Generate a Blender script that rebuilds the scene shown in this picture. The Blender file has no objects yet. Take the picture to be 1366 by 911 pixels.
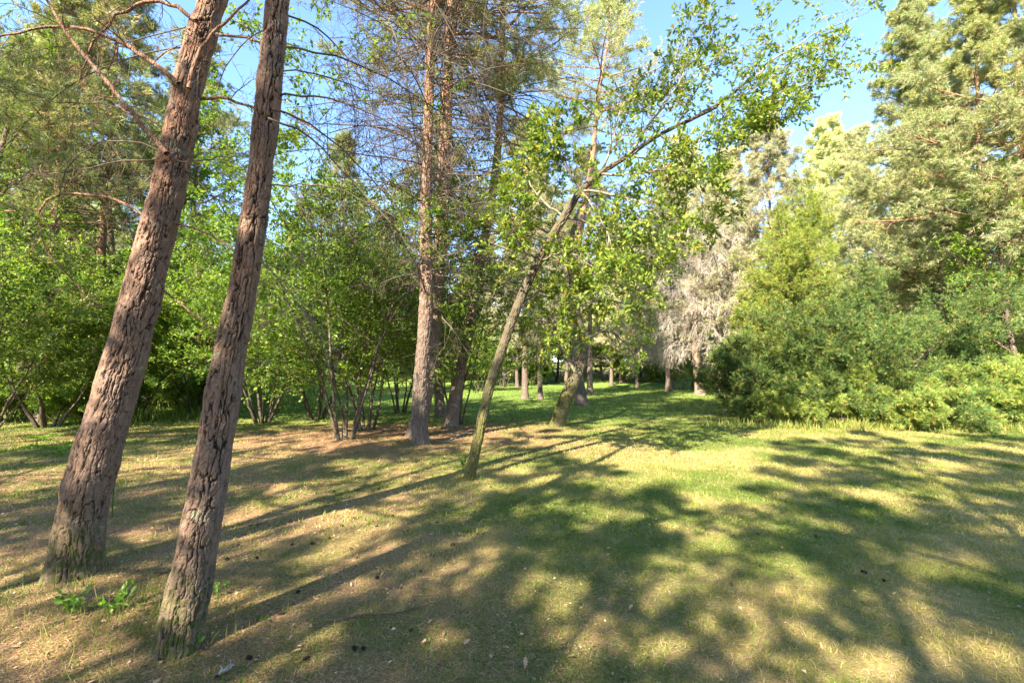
import bpy, math
import numpy as np
from mathutils import Vector

# ------------------------------------------------------------------ camera, sky, sun, exposure
S = bpy.context.scene
S.render.engine = 'CYCLES'
S.cycles.max_bounces = 6
S.cycles.diffuse_bounces = 3
S.cycles.transmission_bounces = 3
S.cycles.glossy_bounces = 2
F_PX, CX, CY, HOR, CAM_H = 604.0, 683.0, 455.5, 495.0, 1.6
cd = bpy.data.cameras.new('camera'); cam = bpy.data.objects.new('camera', cd)
S.collection.objects.link(cam); S.camera = cam
cd.sensor_width = 36; cd.lens = 36 * F_PX / 1366; cd.clip_start = 0.05; cd.clip_end = 2000
PITCH = math.atan((HOR - CY) / F_PX)
cam.location = (0, 0, CAM_H); cam.rotation_euler = (math.pi / 2 + PITCH, 0, 0)

SUN_AZ, SUN_EL = math.radians(29.5), math.radians(38)      # shadows run away, to the right
sun_vec = Vector((-math.sin(SUN_AZ) * math.cos(SUN_EL), -math.cos(SUN_AZ) * math.cos(SUN_EL), math.sin(SUN_EL)))
w = bpy.data.worlds.new('World'); S.world = w; w.use_nodes = True
nt = w.node_tree; bg = nt.nodes['Background']
sky = nt.nodes.new('ShaderNodeTexSky'); sky.sky_type = 'NISHITA'; sky.sun_disc = False
sky.sun_elevation = SUN_EL; sky.sun_rotation = math.pi + SUN_AZ
sky.air_density = 1.0; sky.dust_density = 0.2; sky.ozone_density = 5.0
nt.links.new(sky.outputs[0], bg.inputs[0]); bg.inputs[1].default_value = 0.115
ld = bpy.data.lights.new('sun', 'SUN'); lo = bpy.data.objects.new('sun', ld); S.collection.objects.link(lo)
ld.energy = 5.0; ld.angle = math.radians(0.53); ld.color = (1.0, 0.88, 0.70)
lo.rotation_euler = sun_vec.to_track_quat('Z', 'Y').to_euler()
S.view_settings.view_transform = 'Standard'; S.view_settings.look = 'None'
S.view_settings.gamma = 1; S.view_settings.use_curve_mapping = False
S.view_settings.exposure = 2.45

# ------------------------------------------------------------------ numeric helpers
rng = np.random.default_rng(7)
UP = np.array([0, 0, 1.0])

def _h(ix, iy, iz, seed):
    n = (ix * 374761393 + iy * 668265263 + iz * 2147483647 + seed * 144665) & 0xffffffff
    n = ((n ^ (n >> 13)) * 1274126177) & 0xffffffff
    n = ((n ^ (n >> 16)) * 2246822519) & 0xffffffff
    return ((n ^ (n >> 15)) & 0xffffff) / float(0xffffff)

def vnoise(p, seed=0):
    """smooth value noise, p (n,3) -> 0..1"""
    p = np.asarray(p, float); i = np.floor(p).astype(np.int64); f = p - i; f = f * f * (3 - 2 * f)
    r = 0
    for dx in (0, 1):
        for dy in (0, 1):
            for dz in (0, 1):
                wgt = (f[:, 0] if dx else 1 - f[:, 0]) * (f[:, 1] if dy else 1 - f[:, 1]) * (f[:, 2] if dz else 1 - f[:, 2])
                r = r + wgt * _h(i[:, 0] + dx, i[:, 1] + dy, i[:, 2] + dz, seed)
    return r

def fbm(p, oct=4, seed=0):
    p = np.asarray(p, float); a, s, t = 0.5, 0, 0
    for k in range(oct):
        s = s + a * vnoise(p * 2 ** k + 17.3 * k, seed + k); t += a; a *= 0.5
    return s / t

def worley(p, seed=0):
    i = np.floor(p).astype(np.int64); F1 = np.full(len(p), 9.0); F2 = F1.copy(); cell = np.zeros(len(p))
    for dx in (-1, 0, 1):
        for dy in (-1, 0, 1):
            for dz in (-1, 0, 1):
                c = i + (dx, dy, dz)
                q = np.stack([c[:, k] + _h(c[:, 0], c[:, 1], c[:, 2], seed + 11 * k) for k in range(3)], 1)
                d = np.linalg.norm(p - q, axis=1)
                near = d < F1
                F2 = np.where(near, F1, np.minimum(F2, d)); cell = np.where(near, _h(c[:, 0], c[:, 1], c[:, 2], seed + 99), cell)
                F1 = np.where(near, d, F1)
    return F1, F2, cell

def sst(a, b, x): t = np.clip((x - a) / (b - a), 0, 1); return t * t * (3 - 2 * t)
def nrm(a): return a / np.maximum(np.linalg.norm(a, axis=-1, keepdims=True), 1e-9)

def height(x, y):
    x = np.asarray(x, float); y = np.asarray(y, float)
    p = np.stack([x * 0.13, y * 0.13, np.zeros_like(x)], -1).reshape(-1, 3)
    n = (vnoise(p, 3).reshape(x.shape) - 0.5) * 0.16 * sst(3, 14, y)
    bank = 3.4 * sst(16, 32, y) * sst(7, 17, -x - 0.15 * (y - 16))
    far = 0.085 * np.clip(y - 44, 0, 40)
    side = 0.05 * np.maximum(np.abs(x) - 24, 0)
    p2 = np.stack([x * 1.1, y * 1.1, np.zeros_like(x)], -1).reshape(-1, 3)
    fine = (vnoise(p2, 9).reshape(x.shape) - 0.5) * 0.035
    mound = 0.07 * np.exp(-((x + 2.7) ** 2 + (y - 3.1) ** 2) / 1.2)
    return n + bank + far + side + fine + mound

def ray(u, v):
    a, b = (u - CX) / F_PX, (CY - v) / F_PX
    c, s = math.cos(PITCH), math.sin(PITCH)
    return np.array([a, c - b * s, s + b * c])

def W(u, v, y):
    """the world point seen at photo pixel (u, v) at distance y ahead"""
    r = ray(u, v); return np.array([0, 0, CAM_H]) + r * (y / r[1])

def G(u, v, lo=1.0, hi=90.0):
    """the point of the ground seen at photo pixel (u, v)"""
    r = ray(u, v); t = np.linspace(lo, hi, 4000)
    z = CAM_H + r[2] * t - height(r[0] * t, r[1] * t)
    k = int(np.argmax(z < 0)) if (z < 0).any() else len(t) - 1
    x, y = r[0] * t[k], r[1] * t[k]
    return np.array([x, y, float(height(x, y))])

def GD(u, y):
    """a point of the ground in the column of photo pixel u at distance y"""
    x = (u - CX) / F_PX * y; return np.array([x, y, float(height(x, y))])

# ------------------------------------------------------------------ mesh builder
class MB:
    def __init__(s): s.V, s.Q, s.T, s.qm, s.tm, s.tint, s.extra, s.n = [], [], [], [], [], [], [], 0
    def add(s, V, quads=None, tris=None, mat=0, tint=None, extra=None):
        V = np.asarray(V, float).reshape(-1, 3)
        if quads is not None and len(quads): s.Q.append(quads + s.n); s.qm.append(np.full(len(quads), mat))
        if tris is not None and len(tris): s.T.append(tris + s.n); s.tm.append(np.full(len(tris), mat))
        s.tint.append(np.full(len(V), 0.5) if tint is None else tint)
        s.extra.append(np.zeros(len(V)) if extra is None else extra)
        s.V.append(V); s.n += len(V)
    def mesh(s, name, mats, smooth=True, origin=(0, 0, 0)):
        V = np.concatenate(s.V) - np.asarray(origin)
        Q = np.concatenate(s.Q) if s.Q else np.zeros((0, 4), int); T = np.concatenate(s.T) if s.T else np.zeros((0, 3), int)
        me = bpy.data.meshes.new(name)
        me.vertices.add(len(V)); me.vertices.foreach_set('co', V.astype(np.float32).ravel())
        me.loops.add(Q.size + T.size); me.loops.foreach_set('vertex_index', np.concatenate([Q.ravel(), T.ravel()]).astype(np.int32))
        me.polygons.add(len(Q) + len(T))
        me.polygons.foreach_set('loop_start', np.concatenate([np.arange(len(Q)) * 4, Q.size + np.arange(len(T)) * 3]).astype(np.int32))
        mi = np.concatenate([np.concatenate(s.qm) if s.qm else [], np.concatenate(s.tm) if s.tm else []]).astype(np.int32)
        me.polygons.foreach_set('material_index', mi)
        me.update(calc_edges=True)
        me.polygons.foreach_set('use_smooth', np.concatenate([np.full(len(Q), smooth), np.full(len(T), False)]))
        a = me.attributes.new('tint', 'FLOAT', 'POINT'); a.data.foreach_set('value', np.concatenate(s.tint).astype(np.float32))
        a = me.attributes.new('extra', 'FLOAT', 'POINT'); a.data.foreach_set('value', np.concatenate(s.extra).astype(np.float32))
        for m in mats: me.materials.append(m)
        me.validate()
        return me
    def obj(s, name, mats, parent=None, smooth=True, origin=(0, 0, 0)):
        o = bpy.data.objects.new(name, s.mesh(name, mats, smooth, origin)); S.collection.objects.link(o)
        if parent is not None: o.parent = parent
        return o

def thing(name, loc, label, cat, group=None, rotz=0):
    o = bpy.data.objects.new(name, None); S.collection.objects.link(o)
    o.empty_display_size = 0.2
    o.location = [float(c) for c in loc]; o.rotation_euler = (0, 0, rotz)
    return tag(o, label, cat, group)

def tag(o, label, cat, group=None, kind=None):
    o['label'] = label
    if cat: o['category'] = cat
    if group: o['group'] = group
    if kind: o['kind'] = kind
    return o

def struct(o, label, kind='structure'):
    o['label'] = label; o['kind'] = kind; return o

def dup(root, loc, label, group=None, rotz=0, scale=1.0, tilt=(0, 0)):
    r = root.copy(); S.collection.objects.link(r)
    r.location = [float(c) for c in loc]; r.rotation_euler = (tilt[0], tilt[1], rotz); r.scale = (scale,) * 3 if np.isscalar(scale) else scale
    r['label'] = label
    if group: r['group'] = group
    elif 'group' in r: del r['group']
    for ch in root.children:
        c = ch.copy(); S.collection.objects.link(c); c.parent = r
        for g in ch.children:
            d = g.copy(); S.collection.objects.link(d); d.parent = c
    return r

# ------------------------------------------------------------------ growing branches, in batches
def resample(pts, n):
    """smooth curve through the points, n samples"""
    p = np.asarray(pts, float)
    if len(p) == 2: p = np.stack([p[0], (p[0] + p[1]) / 2, p[1]])
    q = np.vstack([2 * p[0] - p[1], p, 2 * p[-1] - p[-2]]); seg = len(p) - 1
    L = np.concatenate([[0], np.cumsum(np.linalg.norm(np.diff(p[:, :3], axis=0), axis=1))]); tt = np.linspace(0, L[-1], n)
    out = []
    for t in tt:
        k = min(int(np.searchsorted(L, t, 'right')) - 1, seg - 1); f = (t - L[k]) / max(L[k + 1] - L[k], 1e-9)
        a, b, c, d = q[k:k + 4]
        out.append(0.5 * (2 * b + (c - a) * f + (2 * a - 5 * b + 4 * c - d) * f ** 2 + (3 * b - a - 3 * c + d) * f ** 3))
    return np.array(out)

def tubes(mb, P, R, k=3, mat=0, tint=0.5):
    """P (B,N,3), R (B,N): tapered tubes"""
    B, N, _ = P.shape
    if B == 0: return
    T = nrm(np.gradient(P, axis=1)); ref = np.where(np.abs(T[:, :1, 2:3]) > 0.8, np.array([1.0, 0.1, 0]), UP)
    X = nrm(np.cross(ref, T)); Y = np.cross(T, X)
    a = np.arange(k) * 2 * math.pi / k
    ring = P[:, :, None] + R[:, :, None, None] * (np.cos(a)[:, None] * X[:, :, None] + np.sin(a)[:, None] * Y[:, :, None])
    i = np.arange(k); j = (i + 1) % k; n0 = np.arange(N - 1)[:, None] * k
    q = np.stack([n0 + i, n0 + j, n0 + k + j, n0 + k + i], -1).reshape(-1, 4)
    Q = (q[None] + (np.arange(B) * N * k)[:, None, None]).reshape(-1, 4)
    mb.add(ring.reshape(-1, 3), Q, mat=mat, tint=np.full(B * N * k, tint) if np.isscalar(tint) else np.repeat(tint, N * k))

def walk(start, d0, L, N, g=0.0, wob=0.25, rg=rng):
    """random curved polylines; start, d0 (B,3), L (B,)"""
    B = len(start); P = np.zeros((B, N, 3)); P[:, 0] = start; d = nrm(d0); st = (L / (N - 1))[:, None]
    for k in range(1, N):
        P[:, k] = P[:, k - 1] + d * st
        d = nrm(d + rg.normal(0, wob, (B, 3)) + np.array([0, 0, 1.0]) * (g if np.isscalar(g) else g[:, None]))
    return P

def sprout(P, R, m, t0=0.2, t1=1.0, ratio=0.4, lmin=0.0, lmax=99, ang=(35, 65), N=5, g=0.0, wob=0.2, flat=0.0, rr=0.6, taper=0.5, rg=rng, tipr=0.25):
    """children of each polyline: (B*m, N, 3), (B*m, N)"""
    B, n, _ = P.shape
    t = t0 + (t1 - t0) * (np.arange(m)[None] + rg.random((B, m))) / m
    s = t * (n - 1); k = np.minimum(s.astype(int), n - 2); f = (s - k)[..., None]
    bi = np.arange(B)[:, None]
    pos = P[bi, k] * (1 - f) + P[bi, k + 1] * f
    tan = nrm(P[bi, k + 1] - P[bi, k])
    rad = R[bi, k] * (1 - f[..., 0]) + R[bi, k + 1] * f[..., 0]
    plen = np.linalg.norm(np.diff(P, axis=1), axis=2).sum(1)[:, None]
    L = np.clip(plen * ratio * (1 - taper * t) * (0.6 + 0.8 * rg.random((B, m))), lmin, lmax)
    rv = rg.normal(0, 1, (B, m, 3)); rv[..., 2] *= (1 - flat)
    perp = rv - (rv * tan).sum(-1, keepdims=True) * tan; perp[..., 2] *= (1 - flat); perp = nrm(perp)
    a = np.radians(ang[0] + (ang[1] - ang[0]) * rg.random((B, m)))[..., None]
    d = tan * np.cos(a) + perp * np.sin(a)
    C = walk(pos.reshape(-1, 3), d.reshape(-1, 3), L.reshape(-1), N, g, wob, rg)
    r0 = np.maximum(rad * rr, 0.0022).reshape(-1, 1)
    return C, r0 * np.linspace(1, tipr, N)[None]

def stations(P, m, t0=0.1, t1=1.0, rg=rng):
    B, n, _ = P.shape
    t = t0 + (t1 - t0) * (np.arange(m)[None] + rg.random((B, m))) / m
    s = t * (n - 1) * 0.9999; k = np.minimum(s.astype(int), n - 2); f = (s - k)[..., None]; bi = np.arange(B)[:, None]
    return (P[bi, k] * (1 - f) + P[bi, k + 1] * f).reshape(-1, 3), nrm(P[bi, k + 1] - P[bi, k]).reshape(-1, 3)

def scatter(mb, tmpl, pos, d, size, nh=None, mat=0, rg=rng, tint=None):
    """copies of a template (V, tris); x along d, z towards the normal hint"""
    V, T = tmpl; n = len(pos); d = nrm(d)
    if nh is None: nh = rg.normal(0, 1, (n, 3))
    y = nrm(np.cross(nh, d)); z = np.cross(d, y); size = np.broadcast_to(size, (n,))
    out = pos[:, None] + size[:, None, None] * (V[None, :, 0:1] * d[:, None] + V[None, :, 1:2] * y[:, None] + V[None, :, 2:3] * z[:, None])
    tris = (T[None] + (np.arange(n) * len(V))[:, None, None]).reshape(-1, 3)
    tint = rg.random(n) if tint is None else tint
    mb.add(out.reshape(-1, 3), tris=tris, mat=mat, tint=np.repeat(tint, len(V)))

# leaf and needle templates (unit length along x)
LEAF = (np.array([[0, 0, 0], [.35, .27, .06], [.72, .22, .03], [1, 0, -.06], [.72, -.22, .03], [.35, -.27, .06], [.5, 0, -.03]], float),
        np.array([[0, 6, 1], [1, 6, 2], [2, 6, 3], [3, 6, 4], [4, 6, 5], [5, 6, 0]]))
LEAF2 = (np.array([[0, 0, 0], [.5, .3, .08], [1, 0, -.05], [.5, -.3, .08]], float), np.array([[0, 2, 1], [0, 3, 2]]))
_o = [(0, 0), (.16, .10), (.25, .05), (.36, .22), (.46, .10), (.58, .29), (.68, .13), (.82, .20), (.88, .08), (1, 0)]
_ov = [(x, y, .25 * y) for x, y in _o] + [(x, -y, .25 * y) for x, y in _o[1:-1]]
OAK = (np.array(_ov + [(.3, 0, -.02), (.7, 0, -.03)], float),
       np.array([[0, 18, 1], [1, 18, 2], [2, 18, 3], [3, 18, 4], [4, 18, 19], [4, 19, 5], [5, 19, 6], [6, 19, 7], [7, 19, 8], [8, 19, 9],
                 [0, 10, 18], [10, 11, 18], [11, 12, 18], [12, 13, 18], [13, 19, 18], [13, 14, 19], [14, 15, 19], [15, 16, 19], [16, 17, 19], [17, 9, 19]]))
def tuft(n, w, spread, back=0.0, seed=1, along=0.5):
    r = np.random.default_rng(seed); V, T = [], []
    for k in range(n):
        a = k * 2.4 + r.random() * .6; e = spread * (0.5 + 0.7 * r.random()); x0 = along * r.random()
        d = np.array([math.cos(e), math.sin(e) * math.cos(a), math.sin(e) * math.sin(a)])
        s = nrm(np.cross(d, r.normal(0, 1, 3))); b = np.array([x0, 0, 0]); L = (0.75 + 0.4 * r.random()) * (1 - 0.35 * x0)
        V += [b - s * w / 2, b + s * w / 2, b + d * L]; T.append([3 * k, 3 * k + 1, 3 * k + 2])
    return np.array(V), np.array(T)
TUFT = [tuft(9, .10, .8, seed=k, along=.7) for k in range(3)]
SPRAY = [tuft(11, .10, .55, seed=10 + k, along=1.0) for k in range(3)]

def blobs(mb, tmpls, P, m, size, t0, t1, rg, mat=0, nhup=None, var=0.35, along=0.9, tint=None, jit=0.0):
    pos, d = stations(P, m, t0, t1, rg)
    idx = rg.integers(0, len(tmpls), len(pos))
    for k in range(len(tmpls)):
        q = idx == k; n = int(q.sum())
        if not n: continue
        dd = nrm(d[q] * along + rg.normal(0, 0.45, (n, 3)))
        nh = None if nhup is None else rg.normal(0, 0.5, (n, 3)) + UP * nhup
        scatter(mb, tmpls[k], pos[q] + rg.normal(0, jit, (n, 3)), dd, size * (1 - var + 2 * var * rg.random(n)), nh, mat, rg)

# ------------------------------------------------------------------ materials
def mat_new(name):
    m = bpy.data.materials.new(name); m.use_nodes = True; n = m.node_tree
    for x in list(n.nodes): n.nodes.remove(x)
    return m, n, n.nodes.new('ShaderNodeOutputMaterial')

def N(n, t, **kw):
    x = n.nodes.new(t)
    for k, v in kw.items():
        if k.startswith('i_'): x.inputs[k[2:].replace('_', ' ')].default_value = v
        elif k.startswith('n_'): x.inputs[int(k[2:])].default_value = v
        else: setattr(x, k, v)
    return x

def ramp(n, fac, stops, interp='LINEAR'):
    r = n.nodes.new('ShaderNodeValToRGB'); cr = r.color_ramp; cr.interpolation = interp
    while len(cr.elements) < len(stops): cr.elements.new(0.5)
    for e, (p, c) in zip(cr.elements, stops): e.position = p; e.color = (*c, 1)
    n.links.new(fac, r.inputs[0]); return r.outputs[0]

def mix(n, fac, a, b, mode='MIX'):
    x = n.nodes.new('ShaderNodeMix'); x.data_type = 'RGBA'; x.blend_type = mode
    for sock, val in ((x.inputs[0], fac), (x.inputs[6], a), (x.inputs[7], b)):
        if hasattr(val, 'is_output'): n.links.new(val, sock)
        else: sock.default_value = (*val, 1) if isinstance(val, tuple) else val
    return x.outputs[2]

def noise(n, scale, detail=3, vec=None, rough=0.55):
    x = N(n, 'ShaderNodeTexNoise', i_Scale=scale, i_Detail=detail, i_Roughness=rough)
    if vec is not None: n.links.new(vec, x.inputs['Vector'])
    return x.outputs[0]

def leaf_mat(name, stops, trans=0.35, gloss=0.25, patch=None, objvar=0.25):
    m, n, out = mat_new(name)
    at = N(n, 'ShaderNodeAttribute', attribute_name='tint')
    col = ramp(n, at.outputs['Fac'], stops)
    tc = N(n, 'ShaderNodeNewGeometry')
    nz = noise(n, 0.9, 2, tc.outputs['Position'])
    if patch: col = mix(n, ramp(n, nz, [(.45, (0, 0, 0)), (.62, (1, 1, 1))]), col, patch)
    oi = N(n, 'ShaderNodeObjectInfo')
    hs = N(n, 'ShaderNodeHueSaturation')
    mr = N(n, 'ShaderNodeMapRange', n_3=1 - objvar, n_4=1 + objvar); n.links.new(oi.outputs['Random'], mr.inputs[0])
    n.links.new(mr.outputs[0], hs.inputs['Value']); n.links.new(col, hs.inputs['Color'])
    b = N(n, 'ShaderNodeBsdfPrincipled', i_Roughness=0.5); b.inputs['Specular IOR Level'].default_value = gloss
    n.links.new(hs.outputs[0], b.inputs['Base Color'])
    t = N(n, 'ShaderNodeBsdfTranslucent'); tcol = mix(n, 1.0, hs.outputs[0], (1.25, 1.35, .55), 'MULTIPLY'); n.links.new(tcol, t.inputs[0])
    ms = N(n, 'ShaderNodeMixShader', n_0=trans); n.links.new(b.outputs[0], ms.inputs[1]); n.links.new(t.outputs[0], ms.inputs[2])
    n.links.new(ms.outputs[0], out.inputs[0]); return m

def bark_mat(name, low, high, z0, z1, dark=(.05, .035, .025), lichen=(.30, .32, .22), lich=0.5, scale=14, twig=False, bump=0.6):
    """bark; colour turns from low to high between heights z0 and z1 of the tree itself"""
    m, n, out = mat_new(name)
    tc = N(n, 'ShaderNodeTexCoord'); ob = tc.outputs['Object']
    mp = N(n, 'ShaderNodeMapping'); mp.inputs['Scale'].default_value = (1, 1, .3); n.links.new(ob, mp.inputs[0])
    sep = N(n, 'ShaderNodeSeparateXYZ'); n.links.new(ob, sep.inputs[0])
    mr = N(n, 'ShaderNodeMapRange', n_1=z0, n_2=z1); n.links.new(sep.outputs[2], mr.inputs[0])
    base = mix(n, mr.outputs[0], low, high)
    nz = noise(n, scale, 4, mp.outputs[0], .65)
    fine = noise(n, scale * 5, 3, mp.outputs[0], .7)
    base = mix(n, ramp(n, nz, [(.3, (0, 0, 0)), (.7, (1, 1, 1))]), mix(n, 0.45, base, dark), base)
    vo = N(n, 'ShaderNodeTexVoronoi', feature='DISTANCE_TO_EDGE', i_Scale=scale * 1.3); n.links.new(mp.outputs[0], vo.inputs[0])
    cr = ramp(n, vo.outputs[0], [(0, (0, 0, 0)), (.12, (1, 1, 1))])
    base = mix(n, cr, mix(n, .5, base, dark), base)
    base = mix(n, ramp(n, noise(n, 5.0, 4, ob), [(.58, (0, 0, 0)), (.66, (lich,) * 3)]), base, lichen)
    b = N(n, 'ShaderNodeBsdfPrincipled', i_Roughness=0.85); b.inputs['Specular IOR Level'].default_value = .2
    n.links.new(base, b.inputs['Base Color'])
    if not twig:
        ad = N(n, 'ShaderNodeMath', operation='ADD'); n.links.new(cr, ad.inputs[0]); n.links.new(fine, ad.inputs[1])
        bp = N(n, 'ShaderNodeBump', i_Strength=bump, i_Distance=0.02); n.links.new(ad.outputs[0], bp.inputs['Height']); n.links.new(bp.outputs[0], b.inputs['Normal'])
    n.links.new(b.outputs[0], out.inputs[0]); return m

def plated_mat(name, plate, flake, deep, moss=(.075, .085, .02), lich=.6):
    """bark of the near trunks: 'tint' is the plate height, 'extra' the moss"""
    m, n, out = mat_new(name)
    tc = N(n, 'ShaderNodeTexCoord'); ob = tc.outputs['Object']
    at = N(n, 'ShaderNodeAttribute', attribute_name='tint'); mo = N(n, 'ShaderNodeAttribute', attribute_name='extra')
    mp = N(n, 'ShaderNodeMapping'); mp.inputs['Scale'].default_value = (1, 1, .45); n.links.new(ob, mp.inputs[0])
    n1 = noise(n, 9, 5, mp.outputs[0], .65); n2 = noise(n, 45, 4, mp.outputs[0], .7); n3 = noise(n, 160, 3, mp.outputs[0], .7)
    hl = tuple(min(1, c * 1.9 + .03) for c in plate)
    sz = N(n, 'ShaderNodeSeparateXYZ'); n.links.new(ob, sz.inputs[0]); hz = N(n, 'ShaderNodeMapRange', n_1=1.6, n_2=4.2); n.links.new(sz.outputs[2], hz.inputs[0])
    fl = mix(n, hz.outputs[0], flake, tuple(min(1, c * f) for c, f in zip(flake, (1.7, 1.35, 1.1))))
    col = mix(n, ramp(n, n1, [(.40, (0, 0, 0)), (.60, (1, 1, 1))]), mix(n, hz.outputs[0], plate, tuple(c * 1.15 for c in plate)), fl)
    col = mix(n, ramp(n, n2, [(.35, (0, 0, 0)), (.65, (1, 1, 1))]), mix(n, .40, col, deep), mix(n, .3, col, hl))
    col = mix(n, ramp(n, n3, [(.35, (.0,) * 3), (.7, (.4,) * 3)]), col, hl)
    col = mix(n, ramp(n, at.outputs['Fac'], [(.04, (1,) * 3), (.22, (.55,) * 3), (.6, (0, 0, 0))]), col, deep)
    li = ramp(n, noise(n, 7.5, 5, ob, .7), [(.62, (0, 0, 0)), (.67, (lich,) * 3)])
    col = mix(n, li, col, (.27, .31, .20))
    mf = N(n, 'ShaderNodeMath', operation='MULTIPLY'); n.links.new(mo.outputs['Fac'], mf.inputs[0]); n.links.new(ramp(n, noise(n, 22, 4, ob), [(.36, (0, 0, 0)), (.6, (1, 1, 1))]), mf.inputs[1])
    col = mix(n, mf.outputs[0], col, moss)
    b = N(n, 'ShaderNodeBsdfPrincipled', i_Roughness=0.85); b.inputs['Specular IOR Level'].default_value = .25
    n.links.new(col, b.inputs['Base Color'])
    ad = N(n, 'ShaderNodeMath', operation='MULTIPLY_ADD', n_1=0.5); n.links.new(n3, ad.inputs[0]); n.links.new(n2, ad.inputs[2])
    bp = N(n, 'ShaderNodeBump', i_Strength=0.9, i_Distance=0.010); n.links.new(ad.outputs[0], bp.inputs['Height']); n.links.new(bp.outputs[0], b.inputs['Normal'])
    n.links.new(b.outputs[0], out.inputs[0]); return m

def plain(name, stops, rough=.8, scale=20):
    m, n, out = mat_new(name)
    tc = N(n, 'ShaderNodeTexCoord'); at = N(n, 'ShaderNodeAttribute', attribute_name='tint')
    col = ramp(n, at.outputs['Fac'], stops)
    col = mix(n, ramp(n, noise(n, scale, 3, tc.outputs['Object']), [(.3, (.75,) * 3), (.7, (1.15,) * 3)]), (0, 0, 0), col, 'MIX') if False else col
    b = N(n, 'ShaderNodeBsdfPrincipled', i_Roughness=rough); b.inputs['Specular IOR Level'].default_value = .2
    n.links.new(col, b.inputs['Base Color']); n.links.new(b.outputs[0], out.inputs[0]); return m

M = {}
M['pine_near'] = plated_mat('pine bark plates', (.155, .105, .078), (.205, .118, .075), (.020, .012, .009))
M['pine_bark'] = bark_mat('scots pine bark', (.18, .135, .11), (.40, .22, .135), 2.0, 8.0, lich=.3)
M['oak_bark'] = bark_mat('lichened oak bark', (.17, .135, .10), (.27, .23, .17), 1.0, 5.0, lichen=(.36, .39, .24), lich=.8)
M['oak_mossy'] = plated_mat('mossy oak bark', (.070, .056, .042), (.085, .064, .045), (.02, .016, .012), moss=(.10, .10, .015), lich=.35)
M['hazel_bark'] = bark_mat('hazel bark', (.10, .08, .055), (.15, .12, .08), 0.5, 3.0, lich=.4, scale=20)
M['twig_dead'] = bark_mat('dead twig', (.11, .085, .062), (.13, .10, .075), 0, 5, lichen=(.20, .21, .14), lich=.5, twig=True)
M['twig_near'] = bark_mat('red brown pine limb', (.27, .155, .10), (.30, .17, .11), 0, 5, lichen=(.25, .23, .17), lich=.6, scale=22)
M['twig_tan'] = bark_mat('tan dead twig', (.25, .19, .14), (.28, .22, .16), 0, 9, lich=.2, twig=True)
M['twig_pale'] = bark_mat('bleached dead twig', (.42, .365, .30), (.48, .42, .34), 0, 9, dark=(.26, .22, .18), lich=.2, twig=True)
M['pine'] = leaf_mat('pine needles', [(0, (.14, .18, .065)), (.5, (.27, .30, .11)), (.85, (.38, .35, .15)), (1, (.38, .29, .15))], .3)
M['pine_pale'] = leaf_mat('pale sunlit pine needles', [(0, (.28, .35, .15)), (.5, (.42, .46, .21)), (1, (.58, .50, .30))], .3)  # brighter copy of the pine needles, strong sun worked into the colour
M['pine_far'] = leaf_mat('far pine needles', [(0, (.31, .34, .19)), (.5, (.45, .44, .28)), (1, (.58, .48, .35))], .3)
M['oak'] = leaf_mat('oak leaves', [(0, (.09, .17, .025)), (.5, (.19, .28, .03)), (.9, (.33, .38, .045)), (.97, (.45, .38, .04)), (1, (.5, .25, .04))], .4, .4)
M['hazel'] = leaf_mat('hazel leaves', [(0, (.07, .14, .022)), (.6, (.14, .23, .03)), (.95, (.24, .31, .035)), (1, (.38, .33, .04))], .45, .35)
M['hazel_light'] = leaf_mat('light green leaves', [(0, (.065, .13, .025)), (.5, (.15, .24, .035)), (.95, (.30, .37, .05)), (1, (.45, .38, .05))], .45, .35)
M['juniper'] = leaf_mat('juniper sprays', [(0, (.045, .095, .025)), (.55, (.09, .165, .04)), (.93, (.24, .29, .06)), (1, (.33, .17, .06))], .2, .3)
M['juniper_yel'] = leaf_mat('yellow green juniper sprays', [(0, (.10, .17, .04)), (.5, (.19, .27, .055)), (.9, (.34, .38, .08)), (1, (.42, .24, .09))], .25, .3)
M['juniper_top'] = leaf_mat('sunny yellow green juniper sprays', [(0, (.14, .21, .04)), (.5, (.27, .34, .055)), (.9, (.42, .45, .08)), (1, (.45, .27, .1))], .25, .3)  # lit copy of the yellow green sprays, sunshine put into the colour
M['grass'] = leaf_mat('grass blades', [(0, (.09, .14, .025)), (.35, (.15, .20, .035)), (.65, (.27, .26, .07)), (1, (.46, .37, .17))], .3, .2, objvar=0)
M['sprout'] = leaf_mat('bright seedling leaves', [(0, (.08, .17, .025)), (.6, (.13, .24, .03)), (1, (.20, .32, .045))], .5, .4)
M['litter'] = plain('fallen needle litter', [(0, (.10, .06, .035)), (.4, (.32, .19, .10)), (1, (.62, .45, .28))])
M['cone'] = plain('pine cone scales', [(0, (.035, .022, .016)), (1, (.11, .07, .05))])
M['deadleaf'] = plain('dry fallen leaf', [(0, (.24, .12, .06)), (.6, (.42, .27, .16)), (1, (.6, .5, .38))])
M['scrub'] = leaf_mat('far scrub leaves', [(0, (.10, .12, .05)), (.5, (.16, .17, .07)), (1, (.24, .19, .11))], .25)
M['log'] = bark_mat('old cut logs', (.20, .16, .13), (.26, .22, .18), 0, 1, lich=.5)

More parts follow.
